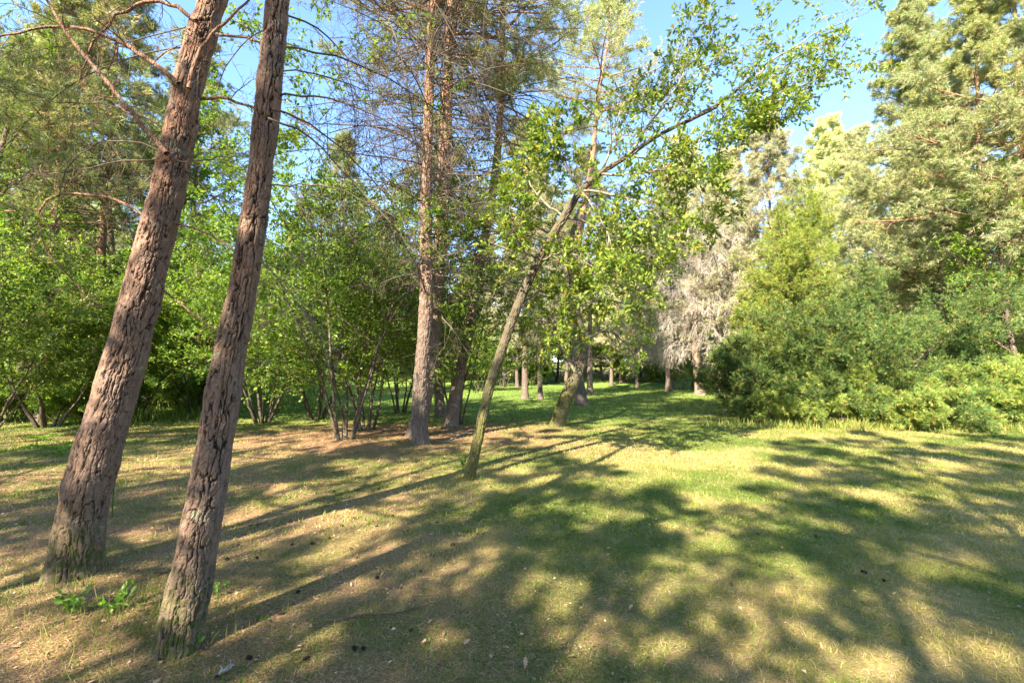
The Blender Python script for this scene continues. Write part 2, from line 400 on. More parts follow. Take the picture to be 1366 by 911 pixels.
# ------------------------------------------------------------------ ground
def zones(x, y):
    """0..1 masks: dry straw, needle litter, lush"""
    p = np.stack([x, y, 0 * x], -1).reshape(-1, 3)
    n1 = fbm(p * 0.45, 4, 21).reshape(x.shape); n2 = fbm(p * 1.7, 3, 41).reshape(x.shape)
    dry = sst(.36, .56, n1 * .6 + n2 * .4) * (1 - .5 * sst(8, 20, y)) * .95
    # brown litter under the hazels and central pines, and round the near pines
    lit = np.exp(-(((x + 3.2) / 5.2) ** 2 + ((y - 11.2) / 3.6) ** 2) ** 1.6)
    lit = np.maximum(lit, 0.75 * np.exp(-(((x + 2.3) / 1.7) ** 2 + ((y - 3.2) / 1.8) ** 2)))
    lit = np.maximum(lit, 0.68 * sst(1.5, -3.0, x + 0.25 * (y - 6)) * sst(11, 7, y))
    lit = np.maximum(lit, 0.8 * np.exp(-(((x + 11) / 4) ** 2 + ((y - 11.5) / 1.5) ** 2)))
    lit = np.maximum(lit, 0.55 * np.exp(-(((x + 1) / 3.0) ** 2 + ((y - 3) / 1.3) ** 2)))
    lit = np.maximum(lit, 0.35 * sst(50, 62, y + 6 * n1))
    lit = np.clip(lit * (0.55 + 0.9 * n2), 0, 1)
    lush = np.clip(sst(13, 17, y) * (1 - lit) * 0.9 + 0.25 * (1 - dry), 0, 1) * (1 - 0.5 * sst(2.5, 8, x) * sst(40, 12, y))
    return dry, lit, lush

def axis(lo, flo, fhi, hi, st):
    a = list(np.arange(flo, fhi + 1e-6, st)); s = st; x = flo
    left = []
    while x > lo: s *= 1.12; x -= s; left.append(x)
    s = st; x = fhi; right = []
    while x < hi: s *= 1.12; x += s; right.append(x)
    return np.array(left[::-1] + a + right)

gx = axis(-600, -11, 13, 600, 0.09); gy = axis(-200, 1.2, 20, 900, 0.09)
XX, YY = np.meshgrid(gx, gy)
ZZ = height(XX, YY); ddry, dlit, dlush = zones(XX, YY)
mb = MB(); nx, ny = len(gx), len(gy)
i = np.arange(nx - 1)[None] + np.arange(ny - 1)[:, None] * nx
mb.add(np.stack([XX, YY, ZZ], -1), np.stack([i, i + 1, i + 1 + nx, i + nx], -1).reshape(-1, 4), tint=ddry.ravel(), extra=dlit.ravel())
m, n, out = mat_new('lawn and needle litter')
geo = N(n, 'ShaderNodeNewGeometry'); pos = geo.outputs['Position']
aD = N(n, 'ShaderNodeAttribute', attribute_name='tint').outputs['Fac']; aL = N(n, 'ShaderNodeAttribute', attribute_name='extra').outputs['Fac']; aU = N(n, 'ShaderNodeAttribute', attribute_name='lush').outputs['Fac']
nA = noise(n, 1.3, 5, pos, .6); nB = noise(n, 9, 5, pos, .65); nC = noise(n, 70, 4, pos, .7); nD = noise(n, 28, 4, pos, .7)
green = mix(n, ramp(n, nB, [(.35, (0, 0, 0)), (.65, (1, 1, 1))]), (.09, .11, .026), (.165, .165, .045))
dryc = mix(n, ramp(n, nB, [(.35, (0, 0, 0)), (.65, (1, 1, 1))]), (.24, .195, .07), (.34, .255, .105))
f1 = N(n, 'ShaderNodeMath', operation='MULTIPLY_ADD', n_1=1.0); n.links.new(aD, f1.inputs[0])
f2 = N(n, 'ShaderNodeMath', operation='MULTIPLY_ADD', n_1=1.4, n_2=-.75); n.links.new(nD, f2.inputs[0]); n.links.new(f2.outputs[0], f1.inputs[2])
base = mix(n, f1.outputs[0], green, dryc)
base = mix(n, aU, base, mix(n, nB, (.11, .17, .035), (.17, .24, .05)))
litc = mix(n, ramp(n, nC, [(.35, (0, 0, 0)), (.65, (1, 1, 1))]), (.125, .068, .038), (.32, .185, .10))
f3 = N(n, 'ShaderNodeMath', operation='MULTIPLY_ADD', n_1=1.3); n.links.new(aL, f3.inputs[0])
f4 = N(n, 'ShaderNodeMath', operation='MULTIPLY_ADD', n_1=1.6, n_2=-1.0); n.links.new(nD, f4.inputs[0]); n.links.new(f4.outputs[0], f3.inputs[2]); f3.use_clamp = True
base = mix(n, f3.outputs[0], base, litc)
base = mix(n, .5, base, mix(n, ramp(n, nC, [(.3, (.45,) * 3), (.7, (1.25,) * 3)]), base, base, 'MIX') if False else base)
hs = N(n, 'ShaderNodeHueSaturation'); mr = N(n, 'ShaderNodeMapRange', n_1=.3, n_2=.7, n_3=.6, n_4=1.35); n.links.new(nC, mr.inputs[0]); n.links.new(mr.outputs[0], hs.inputs['Value']); n.links.new(base, hs.inputs['Color'])
b = N(n, 'ShaderNodeBsdfPrincipled', i_Roughness=.95); b.inputs['Specular IOR Level'].default_value = .1; n.links.new(hs.outputs[0], b.inputs['Base Color'])
bp = N(n, 'ShaderNodeBump', i_Strength=.8, i_Distance=.02); n.links.new(nC, bp.inputs['Height']); n.links.new(bp.outputs[0], b.inputs['Normal'])
n.links.new(b.outputs[0], out.inputs[0]); M['ground'] = m
g = mb.obj('ground', [m]); struct(g, 'clearing of short dry grass and brown pine needle litter')
a = g.data.attributes.new('lush', 'FLOAT', 'POINT'); a.data.foreach_set('value', dlush.ravel().astype(np.float32))

# ------------------------------------------------------------------ near trunks with modelled bark
def bark_trunk(mb, C, R, nseg, nring, cell=(.038, .11), depth=.012, flare=.5, flz=.18, seed=1, moss_h=.5, lobes=5, mossall=0.0):
    """C centre line (n,3), R radii (n,); rings are horizontal"""
    c4 = resample(np.column_stack([C, R]), nring); c, r = c4[:, :3], c4[:, 3]
    T = nrm(np.gradient(c, axis=0)); Yv = nrm(np.array([0, 1.0, 0]) - T[:, 1:2] * T); Xv = np.cross(Yv, T)
    th = np.arange(nseg) * 2 * math.pi / nseg; zrel = np.concatenate([[0], np.cumsum(np.linalg.norm(np.diff(c, axis=0), axis=1))])
    TH, Z = np.meshgrid(th, zrel); Rr = r[:, None] * np.ones_like(TH)
    fl = np.exp(-np.maximum(Z, 0) / flz)
    Rr = Rr * (1 + flare * fl * (0.65 + .45 * np.cos(TH * lobes + seed + 1.5 * np.sin(TH * 2))))
    base = np.stack([np.cos(TH) * r[:, None], np.sin(TH) * r[:, None], Z], -1).reshape(-1, 3)
    lump = (fbm(base * 5, 3, seed + 5) - .5) * .05 * (r.mean() / .15)
    sc = .04 / cell[0]; warp = np.stack([fbm(base * 11 * sc + k * 31, 5, seed + k) for k in range(3)], 1) - .5
    q = base + warp * np.array([.10, .10, .26]) / sc
    F1, F2, ce = worley(q * np.array([1 / cell[0], 1 / cell[0], 1 / cell[1]]), seed)
    f1, f2, ce2 = worley((q + 3) * np.array([2.4, 2.4, 3.4]) / np.array([cell[0], cell[0], cell[1]]), seed + 3)
    rough = fbm(base * np.array([75, 75, 38]), 4, seed + 8) - .5
    w2 = base + warp * np.array([.035, .035, .1]) / sc
    rid = np.abs(vnoise(w2 * np.array([30, 30, 3.4]) * sc, seed + 30) + .35 * vnoise(w2 * np.array([60, 60, 9]) * sc, seed + 31) - .675)      # long vertical cracks
    rid2 = np.abs(vnoise(w2 * np.array([34, 34, 5]) * sc + 9, seed + 33) + .35 * vnoise(w2 * np.array([70, 70, 14]) * sc, seed + 34) - .675)
    gate = sst(.3, .6, vnoise(base * np.array([9, 9, 6]) * sc, seed + 40))
    e1 = sst(.01, .10, rid + .05 * rough); e3 = sst(.005, .07, rid2 + .3 * (1 - gate) + .05 * rough)
    edge = np.minimum(e1, e3) * (.45 + .55 * sst(0.0, .10, F2 - F1 + .08 * rough)); e2 = sst(0.0, .10, f2 - f1)
    tone = np.clip(edge * (.60 + .22 * e2 + .30 * ce2) + .30 * rough, 0, 1)
    d = depth * (1.3 * edge + .35 * ce * edge + .15 * e2 * edge + .25 * ce2 * edge + .8 * rough) - depth * 1.3
    RR = Rr.reshape(-1) + d + lump
    V = (np.cos(TH).ravel() * RR)[:, None] * np.repeat(Xv, nseg, 0) + (np.sin(TH).ravel() * RR)[:, None] * np.repeat(Yv, nseg, 0) + np.repeat(c, nseg, 0)
    i = np.arange(nseg); j = (i + 1) % nseg; n0 = np.arange(nring - 1)[:, None] * nseg
    Q = np.stack([n0 + i, n0 + j, n0 + nseg + j, n0 + nseg + i], -1).reshape(-1, 4)
    moss = np.clip(np.exp(-(Z / moss_h) ** 2) * 1.5 * (.35 + .65 * sst(-.8, .6, np.cos(TH - 5.0))) + mossall, 0, 1).ravel()
    mb.add(V, Q, tint=tone, extra=moss)
    return c, r

def px_line(pts, y, dy=0.0):
    """photo pixels (u, v[, extra distance]) at a distance -> world points"""
    return np.array([W(p[0], p[1], y + (p[2] if len(p) > 2 else 0)) for p in pts])

def twiggy(mb, P, R, m1=9, m2=5, m3=4, l1=.45, g=-.06, rg=rng, mat=0, tufts=0, needle=None, k=3, t0=.12):
    """bare side twigs on main limbs given as a batch"""
    A, AR = sprout(P, R, m1, t0, 1, l1, .12, 1.2, (35, 75), 7, g, .16, 0.2, .42, .45, rg)
    B_, BR = sprout(A, AR, m2, .15, 1, .5, .08, .5, (30, 70), 5, g, .2, 0.2, .6, .4, rg)
    tubes(mb, A, AR, k, mat); tubes(mb, B_, BR, 3, mat)
    if m3:
        C_, CR = sprout(B_, BR, m3, .2, 1, .5, .05, .22, (30, 70), 4, g, .2, 0.1, .7, .4, rg)
        tubes(mb, C_, CR, 3, mat)
        if tufts: blobs(mb, TUFT, C_, tufts, .085, .3, 1, rg, mat=needle)
    return A, B_

def near_pine(label, line, ydist, branches, seed, rings, seg, top_h, rot_crown, ybend=0.0):
    base = G(*line[0][:2]); y0 = base[1]
    pts, rad = [], []
    for k, (u, v, wd) in enumerate(line):
        p = W(u, v, y0 + ybend * k); pts.append(p); rad.append(.94 * wd * y0 / F_PX / 2 / math.hypot(1, (u - CX) / F_PX))
    pts[0] = base + UP * -.12; pts = np.array(pts)
    t = thing('pine_tree', base, label, 'tree', 'pair of leaning pines in the foreground')
    mb = MB(); c, r = bark_trunk(mb, pts, np.array(rad), seg, rings, seed=seed, depth=.0070, cell=(.027, .11), flare=.50, flz=.14)
    # the trunk above the picture, straight and tapering to the crown
    d = nrm(pts[-1] - pts[-2]); d = nrm(d + UP * .8); hh = top_h - pts[-1][2]
    up = np.array([pts[-1] - d * .0 + (nrm(pts[-1] - pts[-2]) * (1 - s) + d * s) * hh * s for s in np.linspace(0, 1, 14)])
    ur = rad[-1] * (1 - .9 * np.linspace(0, 1, 14)); tubes(mb, up[None], ur[None], 24)
    mb.obj('trunk', [M['pine_near']], t, origin=base)
    rg = np.random.default_rng(seed)
    for br in branches:
        P = resample(px_line(br['p'], y0 + br.get('dy', 0)), 16); P[1:-1] += rg.normal(0, .006, (14, 3))
        r0 = br['w'] * y0 / F_PX / 2; R = r0 * np.linspace(1, .3, 16)
        b = MB(); tubes(b, P[None], R[None], 8 if br['w'] > 3 else 6, 0)
        twiggy(b, P[None], R[None], br.get('m', 9), br.get('m2', 5), br.get('m3', 3), br.get('l', .4), br.get('g', -.05), rg, tufts=br.get('t', 0), needle=1, t0=br.get('t0', .15))
        b.obj('branch', [M[br.get('mat', 'twig_near')], M['pine']], t, origin=base)
    # crown out of the top of the picture
    mb = MB(); n = 44
    s = np.linspace(.45, 1, n); ci = s * 13; k = np.minimum(ci.astype(int), 12); f = (ci - k)[:, None]
    st = up[k] * (1 - f) + up[k + 1] * f; a = np.arange(n) * 2.4 + rot_crown
    dirs = np.stack([np.cos(a), np.sin(a), .05 + .9 * s ** 2], 1)
    P = walk(st, dirs, 2.9 * (1.15 - s) ** .7 + .4, 8, .05, .12, rg); R = np.linspace(.032, .008, 8)[None] * np.ones((n, 1))
    A, AR = sprout(P, R, 9, .25, 1, .38, .2, 1.4, (35, 60), 6, .03, .18, .6, .5, .5, rg)
    B_, BR = sprout(A, AR, 6, .2, 1, .4, .15, .5, (30, 60), 5, .06, .15, .3, .6, .4, rg)
    tubes(mb, P, R, 5); tubes(mb, A, AR, 3); tubes(mb, B_, BR, 3)
    blobs(mb, TUFT, B_, 6, .12, .15, 1, rg, mat=1)
    mb.obj('crown', [M['pine_bark'], M['pine']], t, origin=base)
    return t

pine1 = near_pine('thicker foreground pine at far left, leaning right, mossy foot', 
    [(100, 768, 84), (105, 715, 76), (115, 660, 74), (131, 600, 73), (152, 530, 68), (174, 450, 63), (195, 370, 57), (213, 300, 54), (236, 200, 48), (254, 100, 46), (284, 0, 41), (300, -60, 38)], 0,
    [dict(p=[(222, 205), (190, 168), (150, 118), (118, 80), (88, 40), (55, -10), (20, -60)], w=7, dy=-.15),
     dict(p=[(238, 112), (215, 92), (190, 75), (150, 52), (95, 36), (40, 40), (-10, 52)], w=7, m=11, dy=-.05),
     dict(p=[(262, 28), (225, 5), (185, 8), (150, 28), (118, 68), (105, 110)], w=6, m=10),
     dict(p=[(196, 292), (165, 270), (120, 260), (75, 262), (52, 275), (52, 305), (66, 340), (100, 378), (115, 400)], w=4, m=12, g=-.12, mat='twig_near', l=.35),
     dict(p=[(225, 214), (170, 215), (110, 226), (50, 234), (0, 240)], w=2.5, m=10, mat='twig_dead', l=.3),
     dict(p=[(228, 214), (260, 215), (300, 210), (345, 206)], w=2.5, m=7, mat='twig_dead', dy=-.15, l=.3),
     dict(p=[(252, 118), (258, 92), (268, 66), (292, 38), (330, 2), (345, -20)], w=6, dy=-.22, m=5),
     dict(p=[(268, 132), (300, 132), (335, 142), (380, 150), (440, 185)], w=5, dy=.15),
     dict(p=[(228, 300), (255, 303), (285, 316), (318, 340), (350, 372)], w=3.5, dy=.1, m=7),
     dict(p=[(208, 380), (232, 398), (262, 423), (288, 440), (310, 470)], w=3, dy=.15, m=5, m2=3),
     dict(p=[(246, 228), (270, 248), (292, 272), (312, 300)], w=3, m=6, dy=.1, mat='twig_dead'),
     dict(p=[(215, 205), (195, 192), (150, 188), (115, 200), (90, 225), (78, 270), (75, 300)], w=2.5, m=10, g=-.15, mat='twig_dead'),
     dict(p=[(285, 45), (315, 48), (345, 55), (400, 62)], w=4.5, dy=.05, m=5),
     dict(p=[(240, 190), (200, 160), (140, 140), (70, 135), (0, 110), (-40, 100)], w=3, dy=.7, m=12, t=2, g=-.06, mat='twig_dead'),
     dict(p=[(270, 60), (200, 70), (120, 100), (50, 150), (10, 200)], w=3, dy=1.2, m=13, t=2, g=-.06, mat='twig_dead'),
     dict(p=[(275, 30), (230, 40), (150, 60), (60, 65), (-20, 90)], w=3, dy=1.8, m=13, t=3, g=-.06, mat='twig_dead'),
     dict(p=[(265, 150), (220, 170), (180, 230), (170, 290), (180, 330)], w=2.5, dy=.8, m=10, g=-.1, mat='twig_dead')],
    11, 1000, 260, 18.0, 0.4, .012)
pine2 = near_pine('slimmer foreground pine nearer the viewer, second from the left edge, leaning right',
    [(236, 866, 66), (243, 830, 64), (252, 790, 63), (268, 705, 59), (285, 605, 53), (302, 500, 49), (321, 400, 43), (338, 300, 40), (351, 200, 38), (361, 100, 36), (371, 0, 34), (377, -60, 33)], 0,
    [dict(p=[(372, 62), (410, 66), (450, 76), (510, 100), (565, 135), (640, 190), (700, 250)], w=3.6, dy=.5, m=13, g=-.14, mat='twig_dead'),
     dict(p=[(366, 130), (400, 128), (440, 132), (490, 150), (550, 185), (600, 230)], w=3.2, dy=.1, m=14, g=-.15, mat='twig_dead'),
     dict(p=[(362, 146), (400, 158), (440, 186), (490, 232), (535, 285), (565, 345)], w=3, dy=.05, m=12, g=-.13, mat='twig_dead'),
     dict(p=[(358, 158), (395, 172), (440, 210), (480, 252), (520, 295), (560, 340), (600, 352)], w=3, dy=-.1, m=12, g=-.13, mat='twig_dead'),
     dict(p=[(356, 248), (385, 246), (420, 248), (465, 258), (520, 285), (560, 300)], w=2.5, dy=-.1, m=12, g=-.14, mat='twig_dead'),
     dict(p=[(380, 250), (398, 268), (412, 295), (420, 325), (414, 352)], w=2.4, dy=-.15, m=10, g=-.1, mat='twig_tan', l=.5),
     dict(p=[(345, 345), (370, 372), (392, 400), (412, 425), (430, 450)], w=2.4, dy=.6, m=13, g=-.2, mat='twig_tan', l=.6),
     dict(p=[(374, 18), (410, 30), (440, 52), (480, 100), (500, 160), (510, 230)], w=3, dy=.3, m=13, g=-.15, mat='twig_dead'),
     dict(p=[(366, 100), (395, 95), (450, 108), (520, 130), (580, 150)], w=2.6, dy=.5, m=12, g=-.14, mat='twig_dead'),
     dict(p=[(376, -10), (440, -20), (500, 0), (530, 60), (548, 140), (558, 230), (566, 320)], w=3.4, dy=.8, m=20, g=-.2, mat='twig_dead', l=.3),
     dict(p=[(380, -40), (480, -60), (600, -50), (660, 10), (705, 55), (760, 68)], w=3.2, dy=.9, m=16, g=-.15, mat='twig_dead', l=.3),
     dict(p=[(378, -30), (430, -30), (470, 10), (500, 70), (530, 140), (545, 220)], w=3, dy=1.2, m=16, g=-.18, mat='twig_dead', l=.32),
     dict(p=[(378, -30), (460, -50), (560, -20), (600, 40), (640, 110), (660, 190)], w=3, dy=1.8, m=18, g=-.16, mat='twig_dead', l=.32),
     dict(p=[(370, 40), (340, 45), (300, 90), (285, 160), (280, 220)], w=2.4, dy=.9, m=12, g=-.12, mat='twig_dead')],
    23, 1100, 230, 17.0, 2.0, .01)

# ------------------------------------------------------------------ pines
def build_pine(t, line, rad, H0, zc, rg, org, nP=46, Lmax=3.0, needle='pine', dead=34, dead_z=2.5, bark='pine_bark', dead_mat='twig_dead',
               tuft_m=5, tsize=.13, droop=-.05, crown=True, hi=False, nsec=9, nter=6, dead_len=1.9, seedb=1):
    """line (n,3) world centre line of the trunk, root to tip"""
    n = 40; c4 = resample(np.column_stack([line, rad]), n); C, R = c4[:, :3], c4[:, 3]
    mb = MB()
    if hi: bark_trunk(mb, C[:int(n * hi)], R[:int(n * hi)], 90, 520, cell=(.05, .15), depth=.012, flare=.35, flz=.25, seed=seedb, moss_h=.45); k0 = int(n * hi) - 1
    else:
        R2 = R * (1 + .45 * np.exp(-(C[:, 2] - C[0, 2]) / .3)); k0 = 0
        R = R2
    tubes(mb, C[None, k0:], R[None, k0:], 14)
    mb.obj('trunk', [M[bark]], t, origin=org)
    zrel = C[:, 2] - C[0, 2]
    def at(z):
        k = np.clip(np.searchsorted(zrel, z) - 1, 0, n - 2); f = ((z - zrel[k]) / (zrel[k + 1] - zrel[k]))[:, None]
        return C[k] * (1 - f) + C[k + 1] * f, (R[k] * (1 - f[:, 0]) + R[k + 1] * f[:, 0])
    if dead:
        z = dead_z + (zc + .25 * (H0 - zc) - dead_z) * rg.random(dead) ** .8; p, rr = at(z); a = rg.random(dead) * 6.283
        d = np.stack([np.cos(a), np.sin(a), .25 * rg.normal(0, 1, dead)], 1)
        P = walk(p, d, dead_len * (.4 + .8 * rg.random(dead)), 8, droop, .10, rg); Rb = np.minimum(rr * .25, .022)[:, None] * np.linspace(1, .3, 8)
        b = MB(); tubes(b, P, Rb, 4); twiggy(b, P, Rb, 8, 5, 3, .42, droop * 1.3, rg)
        b.obj('branchwork', [M[dead_mat]], t, origin=org)
    if crown:
        s = (np.arange(nP) + .5) / nP; z = zc + (H0 - zc) * s ** .92 * .985; p, rr = at(z); a = np.arange(nP) * 2.399 + rg.random(nP) * .7
        prof = np.clip((1.02 - s) ** .5 * (.62 + .5 * np.sin(np.pi * np.minimum(s * 1.6 + .12, 1))), .22, 2)
        L = Lmax * prof * (.7 + .55 * rg.random(nP))
        d = np.stack([np.cos(a), np.sin(a), -.05 + .25 * rg.random(nP) + 1.1 * s ** 2.2], 1)
        P = walk(p, d, L, 8, .035, .10, rg); Rb = np.clip(L * .013, .01, .05)[:, None] * np.linspace(1, .25, 8)
        A, AR = sprout(P, Rb, nsec, .22, 1, .42, .25, 1.6, (35, 60), 6, .02, .14, .65, .5, .55, rg)
        B_, BR = sprout(A, AR, nter, .15, 1, .45, .18, .55, (30, 60), 4, .08, .12, .35, .6, .4, rg)
        b = MB(); tubes(b, P, Rb, 5); tubes(b, A, AR, 3); tubes(b, B_, BR, 3)
        blobs(b, TUFT, B_, tuft_m, tsize, .1, 1, rg, mat=1); blobs(b, TUFT, A, 5, tsize, .6, 1, rg, mat=1)
        b.obj('crown', [M[bark], M[needle]], t, origin=org)
    return C

def straight(H, r, lean=0.0, rg=rng, n=7, org=np.zeros(3)):
    s = np.linspace(0, 1, n); q = np.stack([lean * s * H + np.cumsum(rg.normal(0, .03, n)) * (s > 0), np.cumsum(rg.normal(0, .03, n)) * (s > 0), s * H], 1) + org
    return q, r * (1 - s * .93)

def pine_proto(label, seed, H=17, r=.2, zc=6.5, group=None, **kw):
    rg = np.random.default_rng(seed); l, rd = straight(H, r, rg=rg)
    t = thing('pine_tree', (0, 0, 0), label, 'tree', group)
    build_pine(t, l, rd, H, zc, rg, np.zeros(3), **kw); return t

def pine_px(label, pts, wpx, H, zc, seed, v0=None, y=None, group=None, **kw):
    """a pine whose trunk follows photo pixels, then runs on to height H"""
    rg = np.random.default_rng(seed)
    base = G(*pts[0][:2]) if y is None else GD(pts[0][0], y)
    y0 = base[1]; L = [base - UP * .1] + [W(p[0], p[1], y0) for p in pts[1:]]
    L = np.array(L); d = nrm(L[-1] - L[-2]); top = base[2] + H
    if L[-1][2] < top - 1:
        rem = top - L[-1][2]
        for s in (1 / 3, 2 / 3, 1): L = np.vstack([L, L[-1] + nrm(d + UP * 1.5) * rem / 3])
    zz = (L[:, 2] - base[2]) / H; r0 = wpx * y0 / F_PX / 2
    t = thing('pine_tree', base, label, 'tree', group)
    build_pine(t, L, r0 * np.clip(1 - .9 * zz, .05, 1), H, zc, rg, base, **kw); return t

G_C = 'slender pines in the middle of the clearing'
pc1 = pine_px('reddish pine stem twinned with a grey one, patched pale bark at foot, centre left', [(562, 592), (560, 540), (566, 450), (569, 380), (568, 300), (570, 200), (573, 100), (576, 0)], 21, 18, 8.8, 31,
        group=G_C, hi=.5, dead=95, dead_z=3.0, dead_len=3.0, droop=-.05, nP=46, Lmax=3.4)
pc1b = pine_px('grey lichened pine stem crossing to the right of its reddish twin', [(556, 588), (563, 540), (574, 470), (581, 400), (586, 330), (592, 240), (597, 120), (602, 0)], 24, 19, 9.0, 32,
        y=11.2, group=G_C, hi=.5, dead=95, dead_z=3.2, dead_len=3.2, droop=-.05, nP=46, Lmax=3.6)
pc3 = pine_px('pine leaning right just behind the hazel stems, red foot, centre left', [(600, 570), (612, 500), (628, 430), (640, 350), (652, 290), (664, 200), (668, 120)], 17, 19, 9.5, 33,
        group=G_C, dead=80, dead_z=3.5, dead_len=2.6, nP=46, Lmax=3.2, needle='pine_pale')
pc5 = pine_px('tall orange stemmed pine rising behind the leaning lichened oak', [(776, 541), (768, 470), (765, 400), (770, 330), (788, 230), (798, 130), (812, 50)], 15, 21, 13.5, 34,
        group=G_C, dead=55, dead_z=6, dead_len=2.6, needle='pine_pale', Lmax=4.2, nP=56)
pdark = pine_px('dark straight trunk between the twin pines and the hazel stems', [(588, 556), (583, 480), (580, 400), (584, 300)], 13, 11, 7, 35, group=G_C, dead=30, nP=20, Lmax=2)

# ------------------------------------------------------------------ bleached pine with hanging dead boughs
def weeping(label, u, v, wpx, H, seed, pale='twig_pale'):
    rg = np.random.default_rng(seed); base = G(u, v); y0 = base[1]
    l, rd = straight(H, wpx * y0 / F_PX / 2, -.05, rg, org=base - UP * .1)
    t = thing('pine_tree', base, label, 'tree')
    build_pine(t, l, rd, H, H * .48, rg, base, needle='pine_far', dead=0, bark='twig_tan', Lmax=3.6, nP=36)
    n = 95; z = 2.4 + (H * .62 - 3.0) * rg.random(n); a = rg.random(n) * 6.283
    p = base + np.stack([0 * z, 0 * z, z], 1); d = np.stack([np.cos(a), np.sin(a), .35 + .2 * rg.random(n)], 1)
    P = walk(p, d, 3.9 * (.5 + .6 * rg.random(n)), 9, -.13, .08, rg); R = .02 * np.linspace(1, .3, 9)[None] * np.ones((n, 1))
    A, AR = sprout(P, R, 11, .15, 1, .42, .3, 1.5, (30, 70), 7, -.42, .12, .1, .45, .3, rg)
    B_, BR = sprout(A, AR, 7, .1, 1, .45, .15, .6, (25, 55), 5, -.45, .15, 0, .6, .3, rg)
    b = MB(); tubes(b, P, R, 4); tubes(b, A, np.maximum(AR, .006), 3); tubes(b, B_, np.maximum(BR, .005), 3)
    blobs(b, TUFT, B_, 2, .09, .2, 1, rg)
    b.obj('branchwork', [M[pale]], t, origin=base); return t
weeping('bleached pine with hanging silvery dead boughs, left of the junipers', 934, 527, 12, 17, 51)
weeping('smaller bleached pine with silvery hanging boughs, left of the large bleached one', 897, 519, 8, 14, 52)

# ------------------------------------------------------------------ pine copies: right side and far woods
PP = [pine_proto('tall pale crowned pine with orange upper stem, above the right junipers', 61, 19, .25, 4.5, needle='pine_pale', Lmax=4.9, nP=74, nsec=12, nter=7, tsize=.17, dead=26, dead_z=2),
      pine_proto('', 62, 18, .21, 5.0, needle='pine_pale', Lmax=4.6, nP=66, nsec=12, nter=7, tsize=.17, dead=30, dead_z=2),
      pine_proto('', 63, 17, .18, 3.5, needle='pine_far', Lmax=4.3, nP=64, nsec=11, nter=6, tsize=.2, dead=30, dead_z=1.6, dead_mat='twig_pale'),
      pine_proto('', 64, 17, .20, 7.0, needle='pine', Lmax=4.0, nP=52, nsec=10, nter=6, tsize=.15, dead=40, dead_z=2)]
PP.append(pine_proto('', 65, 17, .14, 4.0, needle='pine', Lmax=3.8, nP=27, nsec=9, nter=5, tsize=.15, dead=26, dead_z=2))
used = set()
def put(k, loc, label, group=None, rot=0, sc=1.0, tilt=(0, 0)):
    if k not in used:
        used.add(k); r = PP[k]; r.location = [float(c) for c in loc]; r.rotation_euler = (tilt[0], tilt[1], rot); r.scale = (sc,) * 3; r['label'] = label
        if group: r['group'] = group
        return r
    return dup(PP[k], loc, label, group, rot, sc, tilt)
RP = 'pines behind the junipers on the right'
put(0, GD(1262, 21), 'tallest pale pine with forked orange stem above the big juniper', RP, .3, 1.0, (0, -.05))
put(1, GD(1380, 15.5), 'pine whose crown fills the top right corner', RP, 2.2, 1.0, (0, .0))
put(3, GD(1308, 17), 'red stemmed pine standing in the right undergrowth, leaning left', RP, 1.2, .95, (0, -.07))
put(1, GD(1278, 19), 'pine stem leaning left just right of the big juniper', RP, 4.2, .9, (0, -.08))
put(2, GD(1150, 27), 'pine with a short pale crown directly behind the big juniper', RP, .2, .95)
put(1, GD(1110, 28), 'pine between the pointed juniper and the big juniper, further back', RP, 1.7, .95)
put(0, GD(1420, 24), 'pine beyond the right edge broadleaf tree', RP, 5.1, 1.0)
put(2, GD(1235, 32), 'slim far pine seen through the gap right of the tallest pine', RP, 3.3, 1.05)
put(2, GD(1035, 29), 'pale pine directly behind the pointed juniper', RP, 2.9, 1.1)
put(2, GD(985, 31), 'pale pine between the bleached pine and the pointed juniper', RP, .9, 1.0)
FP = 'far pines beyond the end of the clearing'
put(2, G(960, 527), 'pale thin stemmed pine beside the bleached pine, to its right', FP, .5, .8)
put(2, G(850, 518), 'thin far pine alone at the end of the lawn', FP, 1.5, .8)
put(3, G(787, 527), 'dark stemmed pine just right of the tall orange pine', FP, 2.5, .95)
put(2, G(721, 533), 'pale footed pine in a patch of needles left of the lichened oak', FP, 3.5, .8)
put(2, GD(890, 35), 'far pine left of the bleached pine, dark foot', FP, 4.4, 1.0)
put(2, GD(868, 50), 'far pale pine above the bank between the lone stem and bleached pine', FP, 5.5, 1.05)
put(2, GD(815, 46), 'far pale pine behind the dangling oak twigs', FP, .7, 1.0)
put(1, GD(755, 47), 'far pine seen between the leaning oaks', FP, 1.9, 1.0)
put(2, GD(690, 44), 'far pine behind the upper trunk of the leaning oak', FP, 3.0, .95)
put(2, GD(650, 52), 'far pine seen low between hazel stems and leaning oak', FP, 4.1, .95)
put(2, GD(925, 38), 'far pale crown rising behind the bleached pine', FP, 2.1, 1.2)
put(3, GD(700, 27), 'pale crowned pine behind the arch of the slender oak', FP, 2.6, 1.0)
LP_ = 'pines standing in the left wood'
put(3, GD(130, 17), 'slim pine rising behind the thicker foreground pine', LP_, .8, 1.0)
put(3, GD(455, 30), 'pine crown above the dense hazels', LP_, 4.5, 1.0)
put(3, GD(62, 14.5), 'pine with a high crown left of the thicker foreground pine', LP_, 1.8, .85)
put(3, GD(250, 22), 'pine seen high between the two foreground pines', LP_, 5.8, 1.0)
put(1, GD(20, 24), 'pine at the far left edge of the wood', LP_, 3.7, 1.0)
BP = 'pines behind the viewer casting the dappled shade'
